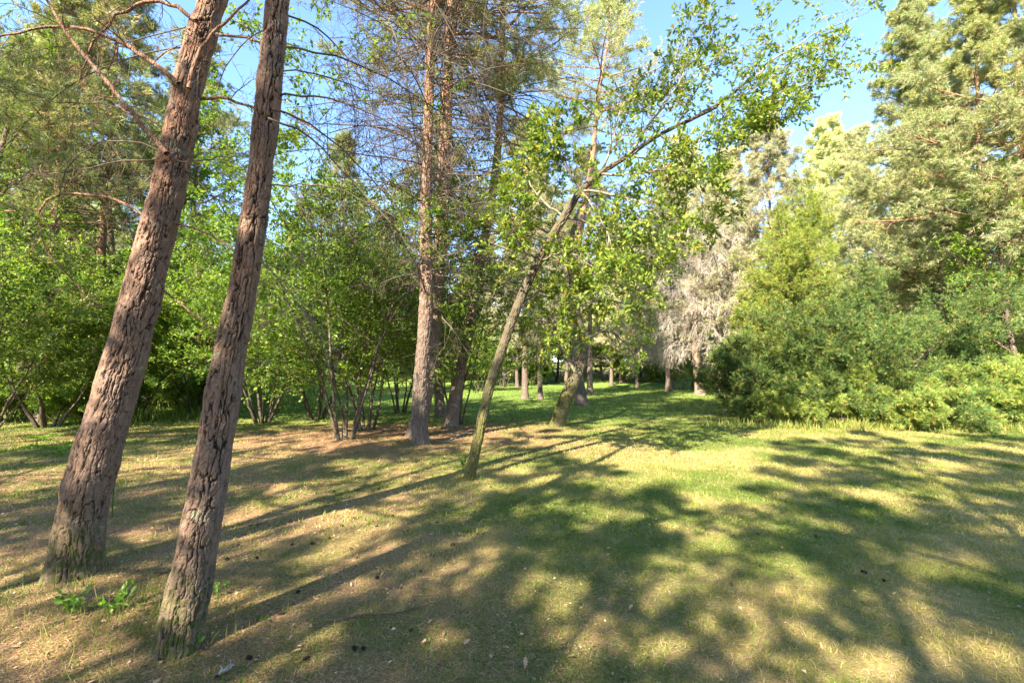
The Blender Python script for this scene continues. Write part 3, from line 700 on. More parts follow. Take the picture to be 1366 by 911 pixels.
for k, (x, y, sc) in enumerate([(-7, -9.5, .82), (-3.6, -7.8, .95), (-1.9, -4.6, .55), (-1.2, -11.8, 1.0), (-5.2, -4.2, .62), (-8.8, -2.5, .66), (-12, -7.0, .9), (-2.5, -14, .9),
                                (-.2, -4.5, .86), (1.6, -6.8, .95), (4.4, -5.4, .85), (6.9, -5, .95), (-1.6, -9.4, 1.0), (9.5, -3.5, .85), (4, -10.5, 1.05), (12.5, -5, .95), (9, -9, .95),
                                (-12.5, 1.5, .6), (-17, -3, .9), (-19, 4, .66), (-9, -16, .9), (13, -14, .9), (1.5, -2.6, .45),
                                (-6.8, -5.6, .72), (-10.4, -4.6, .8), (-6.3, -1.2, .80), (-8.2, .9, .78), (-10.5, 3.2, .7), (-3.4, -3.8, .5), (-14.5, -1.5, .8), (-4.4, -11.2, .85)]):
    kk = 4
    put(kk, (x, y, float(height(x, y))), 'pine outside the photograph, casting dappled shade on the lawn', BP, k * 1.3, sc)

# ------------------------------------------------------------------ broadleaf trees
def leafy(b, A, m, size, t0, rg, mat=1, tm=(LEAF2,), nh=1.0):
    blobs(b, tm, A, m, size, t0, 1, rg, mat=mat, nhup=nh, jit=.03)

def shrub_tree(t, org, stems, rg, leaf='hazel', bark='hazel_bark', nb=12, l1=.45, lsize=.085, ml=9, bare=.35, wide=1.0, r0=.036, nsec=8, nter=5, tm=(LEAF2,), flat=.35, g=0.02):
    """stems (k, n, 3) main stems, each a part, then one crown"""
    k, n, _ = stems.shape
    R = r0 * (.7 + .6 * rg.random(k))[:, None] * np.linspace(1, .22, n)[None]
    for i in range(k):
        b = MB(); Rr = R[i] * (1 + .4 * np.exp(-np.arange(n) * 1.2)); tubes(b, stems[i][None], Rr[None], 9)
        b.obj('stem', [M[bark]], t, origin=org)
    A, AR = sprout(stems, R, nb, bare, 1, l1, .5, 3.2, (35, 70), 7, g, .12, .25, .45, .45, rg)
    B_, BR = sprout(A, AR, nsec, .15, 1, .42, .3, 1.2, (35, 65), 6, g, .15, flat, .5, .4, rg)
    C_, CR = sprout(B_, BR, nter, .1, 1, .45, .15, .5, (30, 65), 4, -.03, .15, flat, .6, .3, rg)
    b = MB(); tubes(b, A, AR, 4); tubes(b, B_, BR, 3); tubes(b, C_, CR, 3)
    leafy(b, C_, ml, lsize, .05, rg, tm=tm); leafy(b, B_, 5, lsize, .5, rg, tm=tm)
    b.obj('crown', [M[bark], M[leaf]], t, origin=org)

def clump_proto(seed, k=7, h=6.5, spread=.35, leaf='hazel', **kw):
    rg = np.random.default_rng(seed); a = np.arange(k) * 6.283 / k + rg.random(k)
    st = np.stack([np.cos(a) * .18, np.sin(a) * .18, 0 * a - .05], 1); d = np.stack([np.cos(a) * spread, np.sin(a) * spread, 1 + 0 * a], 1)
    P = walk(st, d, h * (.75 + .4 * rg.random(k)), 14, -.012, .10, rg)
    t = thing('hazel_bush', (0, 0, 0), 'hazel', 'bush'); shrub_tree(t, np.zeros(3), P, rg, leaf, **kw); return t

def tree_proto(seed, H=12, r0=.13, leaf='hazel_light', **kw):
    rg = np.random.default_rng(seed); P = walk(np.array([[0, 0, -.1]]), np.array([[.05, 0, 1.0]]), np.array([H]), 12, .02, .06, rg)
    t = thing('broadleaf_tree', (0, 0, 0), 'tree', 'tree'); 
    kw = dict(dict(nb=34, l1=.30, bare=.22, nsec=9, nter=6, ml=9, lsize=.10), **kw)
    shrub_tree(t, np.zeros(3), P, rg, leaf, r0=r0, **kw)
    for c in t.children:
        if c.name.startswith('stem'): c.name = 'trunk'
    return t

HP = {'clump': clump_proto(71, 8, 6.3, .38, 'hazel', bare=.17), 'clump2': clump_proto(72, 6, 7.2, .22, 'hazel', bare=.17), 'light': clump_proto(73, 7, 5.2, .45, 'hazel_light', bare=.3),
      'tree': tree_proto(74, 13, .13, 'hazel_light'), 'tree2': tree_proto(75, 11, .12, 'hazel'), 'low': clump_proto(76, 9, 2.6, .7, 'hazel_light', bare=.12, r0=.02, nb=9)}
used2 = set()
def puth(k, loc, label, group=None, rot=0, sc=1.0, tilt=(0, 0)):
    if k not in used2:
        used2.add(k); r = HP[k]; r.location = [float(c) for c in loc]; r.rotation_euler = (tilt[0], tilt[1], rot); r.scale = (sc,) * 3 if np.isscalar(sc) else sc; r['label'] = label
        if group: r['group'] = group
        return r
    return dup(HP[k], loc, label, group, rot, sc, tilt)
HG = 'hazel clumps round the brown litter patch'
puth('clump', G(350, 564), 'many stemmed hazel clump just right of the slimmer foreground pine', HG, 0, .95)
puth('clump2', G(460, 586), 'hazel with slender mossy stems nearest the viewer, centre left', HG, 1.0, .95)
puth('clump2', G(489, 573), 'hazel with two thick dark stems left of the twin pines', HG, 3.0, 1.0)
puth('clump', GD(425, 15.5), 'dense hazel behind the slender mossy stems', HG, 4.0, 1.0)
puth('clump2', G(610, 566), 'upright hazel stems beside the red footed leaning pine', HG, 2.0, .85)
puth('clump2', GD(535, 18), 'hazel rising behind the twin pines', HG, 5.2, 1.0)
LG = 'bushes and broadleaf trees of the left wood'
puth('light', G(64, 570), 'hazel with fanned bare stems behind the thicker foreground pine', LG, .6, 1.1)
puth('tree2', GD(28, 17), 'dark trunked broadleaf tree at the left edge', LG, .4, 1.1)
puth('tree2', GD(55, 18.5), 'dark tree leaning beside the left edge trunk', LG, 2.0, .9, (0, -.15))
puth('tree', GD(-60, 13), 'broadleaf tree just beyond the left edge', LG, 1.0, .9)
puth('tree', GD(150, 21), 'light green tree on the bank between the left edge and the foreground pines', LG, 3.0, 1.15)
puth('tree2', GD(235, 19), 'tree whose foliage shows between the two foreground pines', LG, 4.0, 1.1)
puth('light', GD(265, 17), 'light bush low between the two foreground pines', LG, 2.2, .8)
puth('light', GD(180, 15), 'light bush behind the thicker pine on the bank', LG, 4.6, .9)
puth('tree', GD(310, 27), 'light green tree behind the slimmer foreground pine', LG, 5.0, .62)
puth('tree', GD(400, 34), 'light tree across the lawn left of centre', LG, .3, .7)
puth('tree2', GD(475, 36), 'dark green tree across the lawn behind the hazels', LG, 1.6, .7)
puth('tree', GD(530, 33), 'tree with a dark foot across the lawn left of the twin pines', LG, 2.6, .75)
puth('light', GD(370, 38), 'bush across the lawn at the wood edge, left', LG, 3.2, .9)
puth('light', GD(570, 40), 'bush across the lawn behind the twin pines', LG, 4.2, .9)
puth('tree2', GD(605, 43), 'round tree across the lawn behind the leaning hazel pine', LG, 5.4, .75)
puth('light', GD(640, 36), 'light bush at the lawn end left of the leaning oak', LG, .9, .9)
puth('light', GD(672, 45), 'round light bush on the far bank seen past the slender oak', LG, 1.2, 1.3)
puth('light', GD(712, 47), 'bush on the far bank seen between the two oaks', LG, 2.2, 1.3)
puth('clump', GD(745, 49), 'bush on the far bank behind the lichened oak', LG, 3.4, 1.1)
puth('tree', GD(90, 30), 'light tree high on the left bank', LG, 2.4, .9)
puth('tree2', GD(200, 33), 'dark tree high on the bank between the foreground pines', LG, 3.8, .9)
puth('light', GD(-20, 10.5), 'leafy bush at the left edge in front of the dark trunks', LG, 5.8, .8)
RG = 'bushes and broadleaf trees on the right'
puth('tree2', GD(1358, 15), 'broadleaf tree at the right edge above the low junipers', RG, 1.1, .72)
puth('light', GD(1335, 19), 'light bush in the shade below the red stemmed pine', RG, 2.7, .6)
puth('clump', GD(1390, 17.5), 'bush at the right edge behind the low junipers', RG, .2, .8)
puth('light', GD(1180, 19), 'light bush showing behind the big juniper', RG, 1.9, .7)
puth('light', GD(990, 23), 'yellow green bush left of the pointed juniper', RG, 3.9, .62)
puth('light', GD(908, 37), 'small bright bush at the foot of the bleached pine', RG, 4.9, .6)
puth('low', GD(1340, 21), 'low bush among the right pine stems', RG, .5, 1.0)
puth('low', GD(1240, 19), 'low bush right of the big juniper', RG, 1.5, 1.0)
puth('low', GD(1150, 24), 'low bush behind the big juniper', RG, 2.5, 1.2)
puth('low', GD(252, 18), 'low leafy bush beside the woodpile', LG, .5, .7)
puth('low', GD(130, 14.5), 'low leafy bush behind the thicker foreground pine', LG, 1.5, .7)
puth('low', GD(20, 15), 'low leafy bush at the left edge', LG, 2.5, .8)

# a far wood closing the clearing, one mass
b = MB(); rg = np.random.default_rng(91)
n = 170; u = rg.uniform(-500, 1900, n); y = rg.uniform(50, 95, n); x = (u - CX) / F_PX * y
H = rg.uniform(9, 17, n) * np.where(u < 600, .8, 1.0); z = height(x, y)
P = walk(np.stack([x, y, z - .2], 1), np.tile(UP, (n, 1)) + rg.normal(0, .04, (n, 3)), H, 9, .01, .04, rg)
R = .16 * np.linspace(1, .1, 9)[None] * np.ones((n, 1)); tubes(b, P, R, 5)
A, AR = sprout(P, R, 34, .12, 1, .27, .8, 4.2, (55, 85), 6, .02, .12, .4, .3, .6, rg)
B_, BR = sprout(A, AR, 7, .2, 1, .5, .4, 1.4, (35, 65), 4, 0, .15, .3, .5, .4, rg)
tubes(b, A, AR, 3)
isp = (rg.random(n) < np.where(u < 600, .25, .85)); sel = np.repeat(isp, 34 * 7)
blobs(b, TUFT, B_[sel], 6, .42, .1, 1, rg, mat=1); blobs(b, (LEAF2,), B_[~sel], 9, .26, .1, 1, rg, mat=2, nhup=.6)
n2 = 420; u = rg.uniform(-500, 1900, n2); y = rg.uniform(50, 92, n2); x = (u - CX) / F_PX * y
L_ = walk(np.stack([x, y, height(x, y)], 1), np.stack([0 * x, 0 * x, 1 + 0 * x], 1), rg.uniform(3.5, 7, n2), 6, 0, .1, rg)
C1, c1 = sprout(L_, .05 * np.ones((n2, 6)), 16, .02, 1, .5, 1, 3, (40, 90), 5, -.03, .2, .2, .3, .3, rg); C2, c2 = sprout(C1, c1, 7, .1, 1, .5, .4, 1.2, (35, 70), 4, -.1, .2, .1, .6, .3, rg)
tubes(b, C2, np.maximum(c2, .014), 3, mat=3)
isd = rg.random(n2) < .55; s2 = np.repeat(isd, 16 * 7)
blobs(b, (LEAF2,), C2[s2], 7, .38, .1, 1, rg, mat=4, nhup=.6); blobs(b, (LEAF2,), C2[~s2], 7, .36, .1, 1, rg, mat=2, nhup=.6)
o = b.obj('far_woodland', [M['pine_bark'], M['pine_far'], M['hazel_light'], M['twig_dead'], M['scrub']]); o['kind'] = 'stuff'; o['label'] = 'distant wood closing the far side of the clearing'

rg = np.random.default_rng(17); us = np.linspace(-160, 1526, 84)
for i, u_ in enumerate(us):
    y_ = rg.uniform(47, 60); loc = GD(u_ + rg.normal(0, 6), y_); rot = rg.random() * 6.28
    if i % 3 == 0: put(2, loc, 'pine of the far wood edge beyond the lawn', 'trees of the far wood edge', rot, rg.uniform(.75, 1.05))
    elif i % 3 == 1: puth(('light', 'clump', 'low')[i % 9 // 3], loc, 'leafy bush of the far wood edge beyond the lawn', 'bushes of the far wood edge', rot, rg.uniform(1.0, 1.35))
    else: puth(('tree', 'tree2')[i % 2], loc, 'broadleaf tree of the far wood edge beyond the lawn', 'broadleaf trees of the far wood edge', rot, rg.uniform(.7, .95))

# ------------------------------------------------------------------ the two oaks
def oak(label, line, widths, branches, seed, y0, extra_line=None, hi_rings=700, leafm=5, mossall=.25, lsize=.095, nfill=16, fl=1.5):
    rg = np.random.default_rng(seed); base = G(*line[0][:2]); yb = base[1]
    L = np.array([base - UP * .08] + [W(p[0], p[1], yb + p[2]) for p in line[1:]]); Rd = np.array(widths) * yb / F_PX / 2
    t = thing('oak_tree', base, label, 'tree')
    mb = MB(); bark_trunk(mb, L, Rd, 72, hi_rings, cell=(.035, .10), depth=.008, flare=.35, flz=.12, seed=seed, moss_h=1.3, mossall=mossall)
    mb.obj('trunk', [M['oak_mossy']], t, origin=base)
    main = resample(np.column_stack([L, Rd]), 24); P0, R0 = main[None, :, :3], main[None, :, 3]
    crown = MB(); Bs = []
    for pts, wd in branches:
        P = resample(np.array([W(p[0], p[1], yb + p[2]) for p in pts]), 12)[None]; P[0, 1:] += rg.normal(0, .02, (11, 3))
        R = (wd * yb / F_PX / 2 * np.linspace(1, .2, 12))[None]
        b = MB(); tubes(b, P, R, 7); b.obj('branch', [M['oak_bark']], t, origin=base)
        Bs.append((P, R))
    A = np.concatenate([p for p, r in Bs]); AR = np.concatenate([r for p, r in Bs])
    X, XR = sprout(A, AR, nfill, .15, 1, .35, .25, 1.1, (30, 75), 6, -.03, .18, .1, .5, .3, rg)
    Y, YR = sprout(X, XR, 6, .1, 1, .5, .15, .5, (30, 65), 5, -.05, .2, .1, .6, .3, rg)
    tubes(crown, X, XR, 4); tubes(crown, Y, YR, 3)
    blobs(crown, (OAK,), Y, leafm, lsize, .25, 1, rg, mat=1, nhup=.7, along=.6, jit=.02); blobs(crown, (OAK,), Y, 3, lsize, .9, 1, rg, mat=1, nhup=.7, along=.4, jit=.02)
    crown.obj('crown', [M['oak_bark'], M['oak']], t, origin=base); return t

oak('slender oak arching far to the right, mossy yellow green foot', 
    [(624, 640), (640, 575, .05), (652, 520, .1), (670, 465, .15), (690, 410, .2), (718, 348, .25), (752, 290, .3), (775, 255, .35), (800, 232, .4), (838, 208, .45), (880, 180, .5), (925, 158, .5), (960, 140, .5), (1000, 105, .5)],
    [14, 13, 12, 12, 12, 11.5, 11, 9.5, 8, 6.5, 5.5, 4.5, 4, 3],
    [([(960, 140, .5), (1010, 100, .6), (1060, 60, .7), (1110, 35, .8), (1160, 15, .9)], 4),
     ([(925, 158, .5), (975, 130, .5), (1030, 120, .4), (1080, 110, .3), (1110, 80, .2)], 3.5),
     ([(900, 170, .5), (930, 120, .6), (960, 70, .7), (990, 60, .8), (1030, 45, .9)], 3.5),
     ([(960, 140, .5), (1000, 150, .3), (1030, 150, .2), (1060, 130, .1)], 2.5),
     ([(838, 208, .45), (870, 160, .3), (900, 120, .2), (920, 70, .1), (925, 30, .1)], 4),
     ([(800, 232, .4), (820, 180, .6), (835, 130, .8), (870, 110, 1.0)], 4),
     ([(775, 255, .35), (750, 215, .2), (735, 180, .1), (750, 150, 0)], 3.5),
     ([(752, 290, .3), (725, 270, .5), (700, 230, .7), (705, 180, .9)], 3.5),
     ([(800, 232, .4), (850, 230, .2), (900, 225, 0), (950, 235, -.2)], 4),
     ([(838, 208, .45), (880, 215, .6), (930, 250, .8), (940, 300, .9)], 3.5),
     ([(775, 255, .35), (820, 262, .1), (870, 280, 0), (900, 320, -.1)], 4),
     ([(752, 290, .3), (790, 300, .5), (840, 330, .7), (870, 370, .8)], 3.5),
     ([(775, 255, .35), (800, 290, -.2), (820, 340, -.3), (850, 380, -.3)], 3),
     ([(718, 348, .25), (760, 340, .1), (790, 360, 0), (810, 400, 0)], 3),
     ([(880, 180, .5), (910, 190, .2), (960, 185, .1), (1000, 170, 0)], 3),
     ([(690, 410, .2), (720, 390, .4), (750, 400, .5), (775, 440, .5)], 2.5),
     ([(718, 348, .25), (690, 320, 0), (680, 280, -.1), (690, 250, -.2)], 2.5)],
    41, 7.4, leafm=10, nfill=17, lsize=.08, hi_rings=900)
oak('leaning oak with grey lichen patches, its stem bent upright, middle of the lawn',
    [(742, 569), (752, 540, .1), (765, 508, .2), (776, 480, .3), (778, 450, .3), (770, 420, .3), (765, 380, .3), (760, 340, .3), (768, 290, .3)],
    [20, 18, 17, 15, 12, 11, 10, 8, 5],
    [([(770, 500, .2), (750, 470, 0), (738, 430, -.2), (742, 380, -.3), (750, 340, -.3)], 5),
     ([(778, 450, .3), (740, 430, .6), (715, 420, .8), (705, 450, .9)], 5),
     ([(765, 380, .3), (800, 360, .1), (840, 350, 0), (870, 370, -.1)], 5),
     ([(768, 410, .3), (800, 400, .5), (850, 410, .7), (880, 440, .8)], 4.5),
     ([(760, 340, .3), (730, 310, .3), (700, 300, .3), (680, 320, .3)], 4),
     ([(768, 290, .3), (790, 260, .3), (830, 280, .2), (880, 300, .1)], 4),
     ([(770, 430, .3), (745, 440, -.3), (720, 470, -.6), (700, 490, -.7)], 4),
     ([(776, 455, .3), (810, 440, .3), (835, 460, .2), (850, 480, .2)], 4),
     ([(765, 380, .3), (730, 360, .5), (700, 370, .8), (690, 400, .9)], 4),
     ([(760, 340, .3), (800, 320, -.2), (850, 320, -.4), (890, 340, -.5)], 4)],
    42, 13, leafm=6, nfill=15, lsize=.10, mossall=.12)

# ------------------------------------------------------------------ junipers
def juniper(label, base, H, width, seed, leaf='juniper', kind='cone', dens=1.0, group='junipers at the right side of the lawn', name='juniper_bush', cat='bush', sz=.085, depthr=1.0):
    rg = np.random.default_rng(seed); t = thing(name, base, label, cat, group); b = MB(); wr = width / 2
    if kind == 'cone':
        k = 5; a = rg.random(k) * 6.283
        S0 = walk(base + np.stack([np.cos(a) * .15, np.sin(a) * .15, 0 * a - .1], 1), np.stack([.10 * np.cos(a), .10 * np.sin(a), 1 + 0 * a], 1), H * np.array([1, .85, .8, .7, .62]), 12, .03, .04, rg)
        SR = .06 * np.linspace(1, .15, 12)[None] * np.ones((k, 1))
        n1 = int(46 * dens); A, AR = sprout(S0, SR, n1, .02, 1, .26 * wr / 1.1, .25, wr * 1.1, (45, 80), 7, .07, .10, .2, .4, .72, rg)
        l2, g2 = .42, .10
    else:
        k = int(20 * dens); a = rg.random(k) * 6.283; e = rg.uniform(.12, 1.3, k)
        S0 = walk(base + np.stack([np.cos(a) * .1, np.sin(a) * .1, 0 * a - .02], 1), np.stack([np.cos(a) * np.cos(e), np.sin(a) * np.cos(e) * depthr, np.sin(e)], 1),
                  (np.cos(e) * wr * 1.05 + np.sin(e) * H) * (.75 + .35 * rg.random(k)), 10, .015, .09, rg)
        SR = (.03 * np.linspace(1, .15, 10)[None] * np.ones((k, 1))); n1 = int(15 * dens)
        A, AR = sprout(S0, SR, n1, .12, 1, .34, .25, 1.3, (35, 70), 7, .05, .12, .15, .45, .45, rg); l2, g2 = .42, .08
    C, CR = sprout(A, AR, 9, .12, 1, l2, .15, .55, (30, 60), 5, g2, .12, .1, .55, .4, rg)
    D, DR = sprout(C, CR, 5, .1, 1, .5, .08, .28, (25, 50), 4, g2, .1, .1, .6, .3, rg)
    st = MB(); tubes(st, S0, SR, 7); tubes(st, A, AR, 4); st.obj('stem', [M['hazel_bark']], t, origin=base)
    tubes(b, C, CR, 3)
    blobs(b, SPRAY, D, 3, sz, 0, 1, rg, mat=1); blobs(b, SPRAY, C, 3, sz, .4, 1, rg, mat=1)
    b.obj('foliage', [M['hazel_bark'], M[leaf]], t, origin=base); return t

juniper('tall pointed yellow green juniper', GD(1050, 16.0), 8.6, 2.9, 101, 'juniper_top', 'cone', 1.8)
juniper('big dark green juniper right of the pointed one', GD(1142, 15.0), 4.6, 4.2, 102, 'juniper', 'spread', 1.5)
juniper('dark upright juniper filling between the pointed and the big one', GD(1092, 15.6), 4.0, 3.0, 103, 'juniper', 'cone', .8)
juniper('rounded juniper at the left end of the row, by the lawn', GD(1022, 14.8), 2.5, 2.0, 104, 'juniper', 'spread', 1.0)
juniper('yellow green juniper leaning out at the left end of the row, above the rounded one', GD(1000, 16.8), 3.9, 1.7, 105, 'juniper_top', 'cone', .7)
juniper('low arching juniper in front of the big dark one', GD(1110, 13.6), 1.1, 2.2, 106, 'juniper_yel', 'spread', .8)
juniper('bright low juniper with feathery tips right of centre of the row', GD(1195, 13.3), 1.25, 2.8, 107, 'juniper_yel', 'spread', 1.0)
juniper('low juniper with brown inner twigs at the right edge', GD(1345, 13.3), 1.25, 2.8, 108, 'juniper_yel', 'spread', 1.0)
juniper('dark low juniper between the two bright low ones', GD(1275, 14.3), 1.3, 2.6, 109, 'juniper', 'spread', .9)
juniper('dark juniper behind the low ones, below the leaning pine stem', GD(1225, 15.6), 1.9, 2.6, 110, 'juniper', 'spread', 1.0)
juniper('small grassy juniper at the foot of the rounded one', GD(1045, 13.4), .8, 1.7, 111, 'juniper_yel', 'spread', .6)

# ------------------------------------------------------------------ woodpiles
def logpile(label, base, n, L, r, seed, messy=.1):
    rg = np.random.default_rng(seed); t = thing('log_pile', base, label, 'log pile')
    row, k = 0, 0; per = n
    while per > 0:
        for i in range(per):
            c = base + np.array([(i - per / 2 + .5) * r * 2.1, rg.normal(0, .04), r + row * r * 1.75]); rr = r * (.75 + .4 * rg.random())
            ang = rg.normal(1.2, messy); d = np.array([math.cos(ang), math.sin(ang), rg.normal(0, messy * .4)]) * L / 2
            P = np.linspace(c - d, c + d, 6); R = np.full(6, rr); P = np.vstack([P[:1], P, P[-1:]]); R = np.concatenate([[.001], R, [.001]])
            b = MB(); tubes(b, P[None], R[None], 10); b.obj('log', [M['log']], t, origin=base, smooth=False); k += 1
        row += 1; per -= 1 if row % 2 else 2
    return t
logpile('stack of small grey logs at the wood edge between the foreground pines', G(198, 543), 7, .7, .055, 5, .5)
logpile('heap of cut branches behind the fanned hazel stems', G(105, 556), 9, 1.1, .035, 6, 1.0)

# ------------------------------------------------------------------ grass, litter and small things
def frustum(n, y0, y1, rg, pad=1.2):
    y = y0 * (y1 / y0) ** rg.random(n); y = np.sqrt(rg.random(n) * (y1 ** 2 - y0 ** 2) + y0 ** 2)
    x = (rg.random(n) * 2 - 1) * (y * 1.16 + pad); return x, y
BL5 = (np.array([[0, -.5, 0], [0, .5, 0], [.45, .36, .1], [.45, -.36, .1], [1, 0, .45]], float) * np.array([1, .13, 1]), np.array([[0, 1, 2], [0, 2, 3], [3, 2, 4]]))
BL3 = (np.array([[0, -.5, 0], [0, .5, 0], [1, 0, .3]], float) * np.array([1, .28, 1]), np.array([[0, 1, 2]]))
rg = np.random.default_rng(5); b = MB()
for n, y0, y1, L, tm in ((150000, 1.7, 4.5, .032, BL5), (150000, 4.5, 8, .038, BL3), (150000, 8, 14, .05, BL3), (130000, 14, 26, .07, BL3), (60000, 26, 46, .11, BL3)):
    x, y = frustum(n, y0, y1, rg); dry, lit, lush = zones(x, y)
    cl = fbm(np.stack([x * 5, y * 5, 0 * x], 1), 2, 77)
    keep = rg.random(n) < (1 - .90 * lit) * (.35 + .9 * sst(.35, .6, cl)); x, y, dry, lush = x[keep], y[keep], dry[keep], lush[keep]; m_ = len(x)
    d = rg.normal(0, .75, (m_, 3)) + UP * .9; d[:, 2] = np.abs(d[:, 2])
    tint = np.clip(.12 + .62 * dry * (1 - lush * .85) + rg.normal(0, .16, m_), 0, 1)
    scatter(b, tm, np.stack([x, y, height(x, y) - .003], 1), d, L * (.5 + rg.random(m_)), None, 0, rg, tint)
o = b.obj('grass', [M['grass']]); struct(o, 'short patchy grass covering the clearing', 'stuff')

b = MB(); ND = (np.array([[0, -.5, 0], [0, .5, 0], [1, .3, .02]], float) * np.array([1, .05, 1]), np.array([[0, 1, 2]]))
for n, y0, y1, L in ((240000, 1.7, 5, .034), (150000, 5, 14, .06)):
    x, y = frustum(n, y0, y1, rg); dry, lit, lush = zones(x, y); keep = rg.random(n) < .12 + .9 * lit; x, y = x[keep], y[keep]; m_ = len(x)
    d = rg.normal(0, 1, (m_, 3)); d[:, 2] = np.abs(d[:, 2]) * .12
    scatter(b, ND, np.stack([x, y, height(x, y) + .006], 1), d, L * (.5 + rg.random(m_)), UP + rg.normal(0, .2, (m_, 3)), 0, rg)
CR_ = (np.array([[0, 0, 0], [.4, .3, .1], [1, .1, .0], [.5, -.3, .14]], float), np.array([[0, 2, 1], [0, 3, 2]]))
x, y = frustum(34000, 1.7, 14, rg); dry, lit, lush = zones(x, y); keep = rg.random(len(x)) < .10 + .8 * lit; x, y = x[keep], y[keep]
d = rg.normal(0, 1, (len(x), 3)); d[:, 2] *= .2
scatter(b, CR_, np.stack([x, y, height(x, y) + .008], 1), d, .022 * (.4 + 1.2 * rg.random(len(x))), UP + rg.normal(0, .3, (len(x), 3)), 0, rg)
o = b.obj('needle_litter', [M['litter']]); struct(o, 'brown pine needles and crumbs strewn on the ground', 'stuff')

# taller uncut grass round the feet of the near pines and along the junipers and banks
b = MB()
def rough(cx, cy, sx, sy, n, L, tlo, thi, wid=.055):
    x = cx + rg.normal(0, sx, n); y = cy + rg.normal(0, sy, n); d = rg.normal(0, .55, (n, 3)) + UP * 1.1; d[:, 2] = np.abs(d[:, 2])
    tm = (BL5[0] * np.array([1, wid / .13, 1]), BL5[1])
    scatter(b, tm, np.stack([x, y, height(x, y) - .01], 1), d, L * (.4 + .9 * rg.random(n)), UP + rg.normal(0, .4, (n, 3)), 0, rg, rg.uniform(tlo, thi, n))
rough(-2.5, 3.05, .40, .22, 900, .10, 0, .55, .035); rough(-2.0, 2.9, .25, .14, 420, .10, 0, .5, .035); rough(-3.0, 2.9, .4, .25, 90, .15, .5, 1, .03); rough(-3.2, 3.4, .25, .12, 100, .10, 0, .5, .05)
rough(-.55, 6.75, .2, .1, 120, .12, 0, .4)
for k in range(70):
    s = rg.random(); rough(5.8 + s * 11, 13.0 + rg.normal(0, .25) - .6 * s, .35, .2, 60, .24, .1, .8, .09)
for k in range(90): rough(rg.uniform(-26, -10), rg.uniform(14.5, 26), .8, .6, 90, .35, 0, .5, .13)
o = b.obj('uncut_grass', [M['grass']]); struct(o, 'longer uncut grass round tree feet and along the lawn edges', 'stuff')

# low leafy growth on the left bank
b = MB(); n = 26000; x = rg.uniform(-34, -6.5, n); y = rg.uniform(15, 34, n); q = fbm(np.stack([x * .5, y * .5, 0 * x], 1), 3, 8)
keep = (q > .45) & (-x - .15 * (y - 16) > 6.5 + 2 * q); x, y = x[keep], y[keep]; n = len(x); zz = rg.random(n) * .5 * sst(.45, .6, q[keep])
scatter(b, LEAF2, np.stack([x, y, height(x, y) + zz], 1), rg.normal(0, 1, (n, 3)) * np.array([1, 1, .4]), .13 * (.6 + .8 * rg.random(n)), UP + rg.normal(0, .5, (n, 3)), 0, rg)
o = b.obj('undergrowth', [M['hazel_light']]); struct(o, 'low leafy growth covering the left bank', 'stuff')

# seedlings
def seedling(label, base, h, n, size, seed, leaf='sprout', spread=.6):
    rg = np.random.default_rng(seed); t = thing('seedling', base, label, 'seedling', 'seedlings round the pine feet'); k = max(2, n // 4)
    a = rg.random(k) * 6.283; P = walk(np.tile(base, (k, 1)), np.stack([np.cos(a) * spread, np.sin(a) * spread, 1 + 0 * a], 1), h * (.6 + .5 * rg.random(k)), 6, -.05, .12, rg); R = .0025 * np.linspace(1, .4, 6)[None] * np.ones((k, 1))
    b = MB(); tubes(b, P, R, 5); b.obj('stem', [M['sprout']], t, origin=base)
    b = MB(); blobs(b, (LEAF,), P, 4, size, .35, 1, rg, nhup=1.2, along=.5); b.obj('foliage', [M[leaf]], t, origin=base); return t
seedling('leafy seedling at the left in front of the thicker pine', G(95, 822), .20, 46, .045, 1)
seedling('seedling midway between the feet of the two near pines', G(150, 818), .18, 40, .042, 2)
seedling('two broad bright leaves at the right side of the slimmer pine foot', G(250, 872), .08, 6, .045, 3)
seedling('climbing leaves at the foot of the thicker pine', G(128, 755), .32, 16, .035, 4, spread=.25)
seedling('small leaves growing behind the slimmer pine foot', G(292, 800), .12, 14, .04, 6)
seedling('tiny seedling on the litter right of the slimmer pine', G(352, 830), .05, 5, .035, 7)
seedling('leafy shoots at the mossy foot of the arching oak', G(618, 628), .30, 26, .06, 8, 'sprout', .5)
def fern(label, base, seed, sc=1.0, k=7):
    rg = np.random.default_rng(seed); t = thing('fern', base, label, 'fern'); a = np.arange(k) * 6.283 / k + rg.random(k)
    P = walk(np.tile(base, (k, 1)), np.stack([np.cos(a), np.sin(a), 1.1 + 0 * a], 1), .6 * sc * (.7 + .5 * rg.random(k)), 9, -.16, .03, rg)
    for i in range(k):
        b = MB(); tubes(b, P[i:i + 1], .003 * np.linspace(1, .3, 9)[None], 4)
        A, AR = sprout(P[i:i + 1], .003 * np.ones((1, 9)), 22, .12, 1, .34, .03, .2, (60, 85), 4, -.04, .05, .8, .5, .75, rg)
        blobs(b, (LEAF2,), A, 6, .035, 0, 1, rg, nhup=1.5, along=.5); b.obj('frond', [M['sprout']], t, origin=base)
    return t
fern('bright fern on the shaded lawn behind the thicker foreground pine', G(84, 606), 1, 1.0)
fern('small fern at the left edge beside the brown litter', G(55, 588), 2, .7, 5)

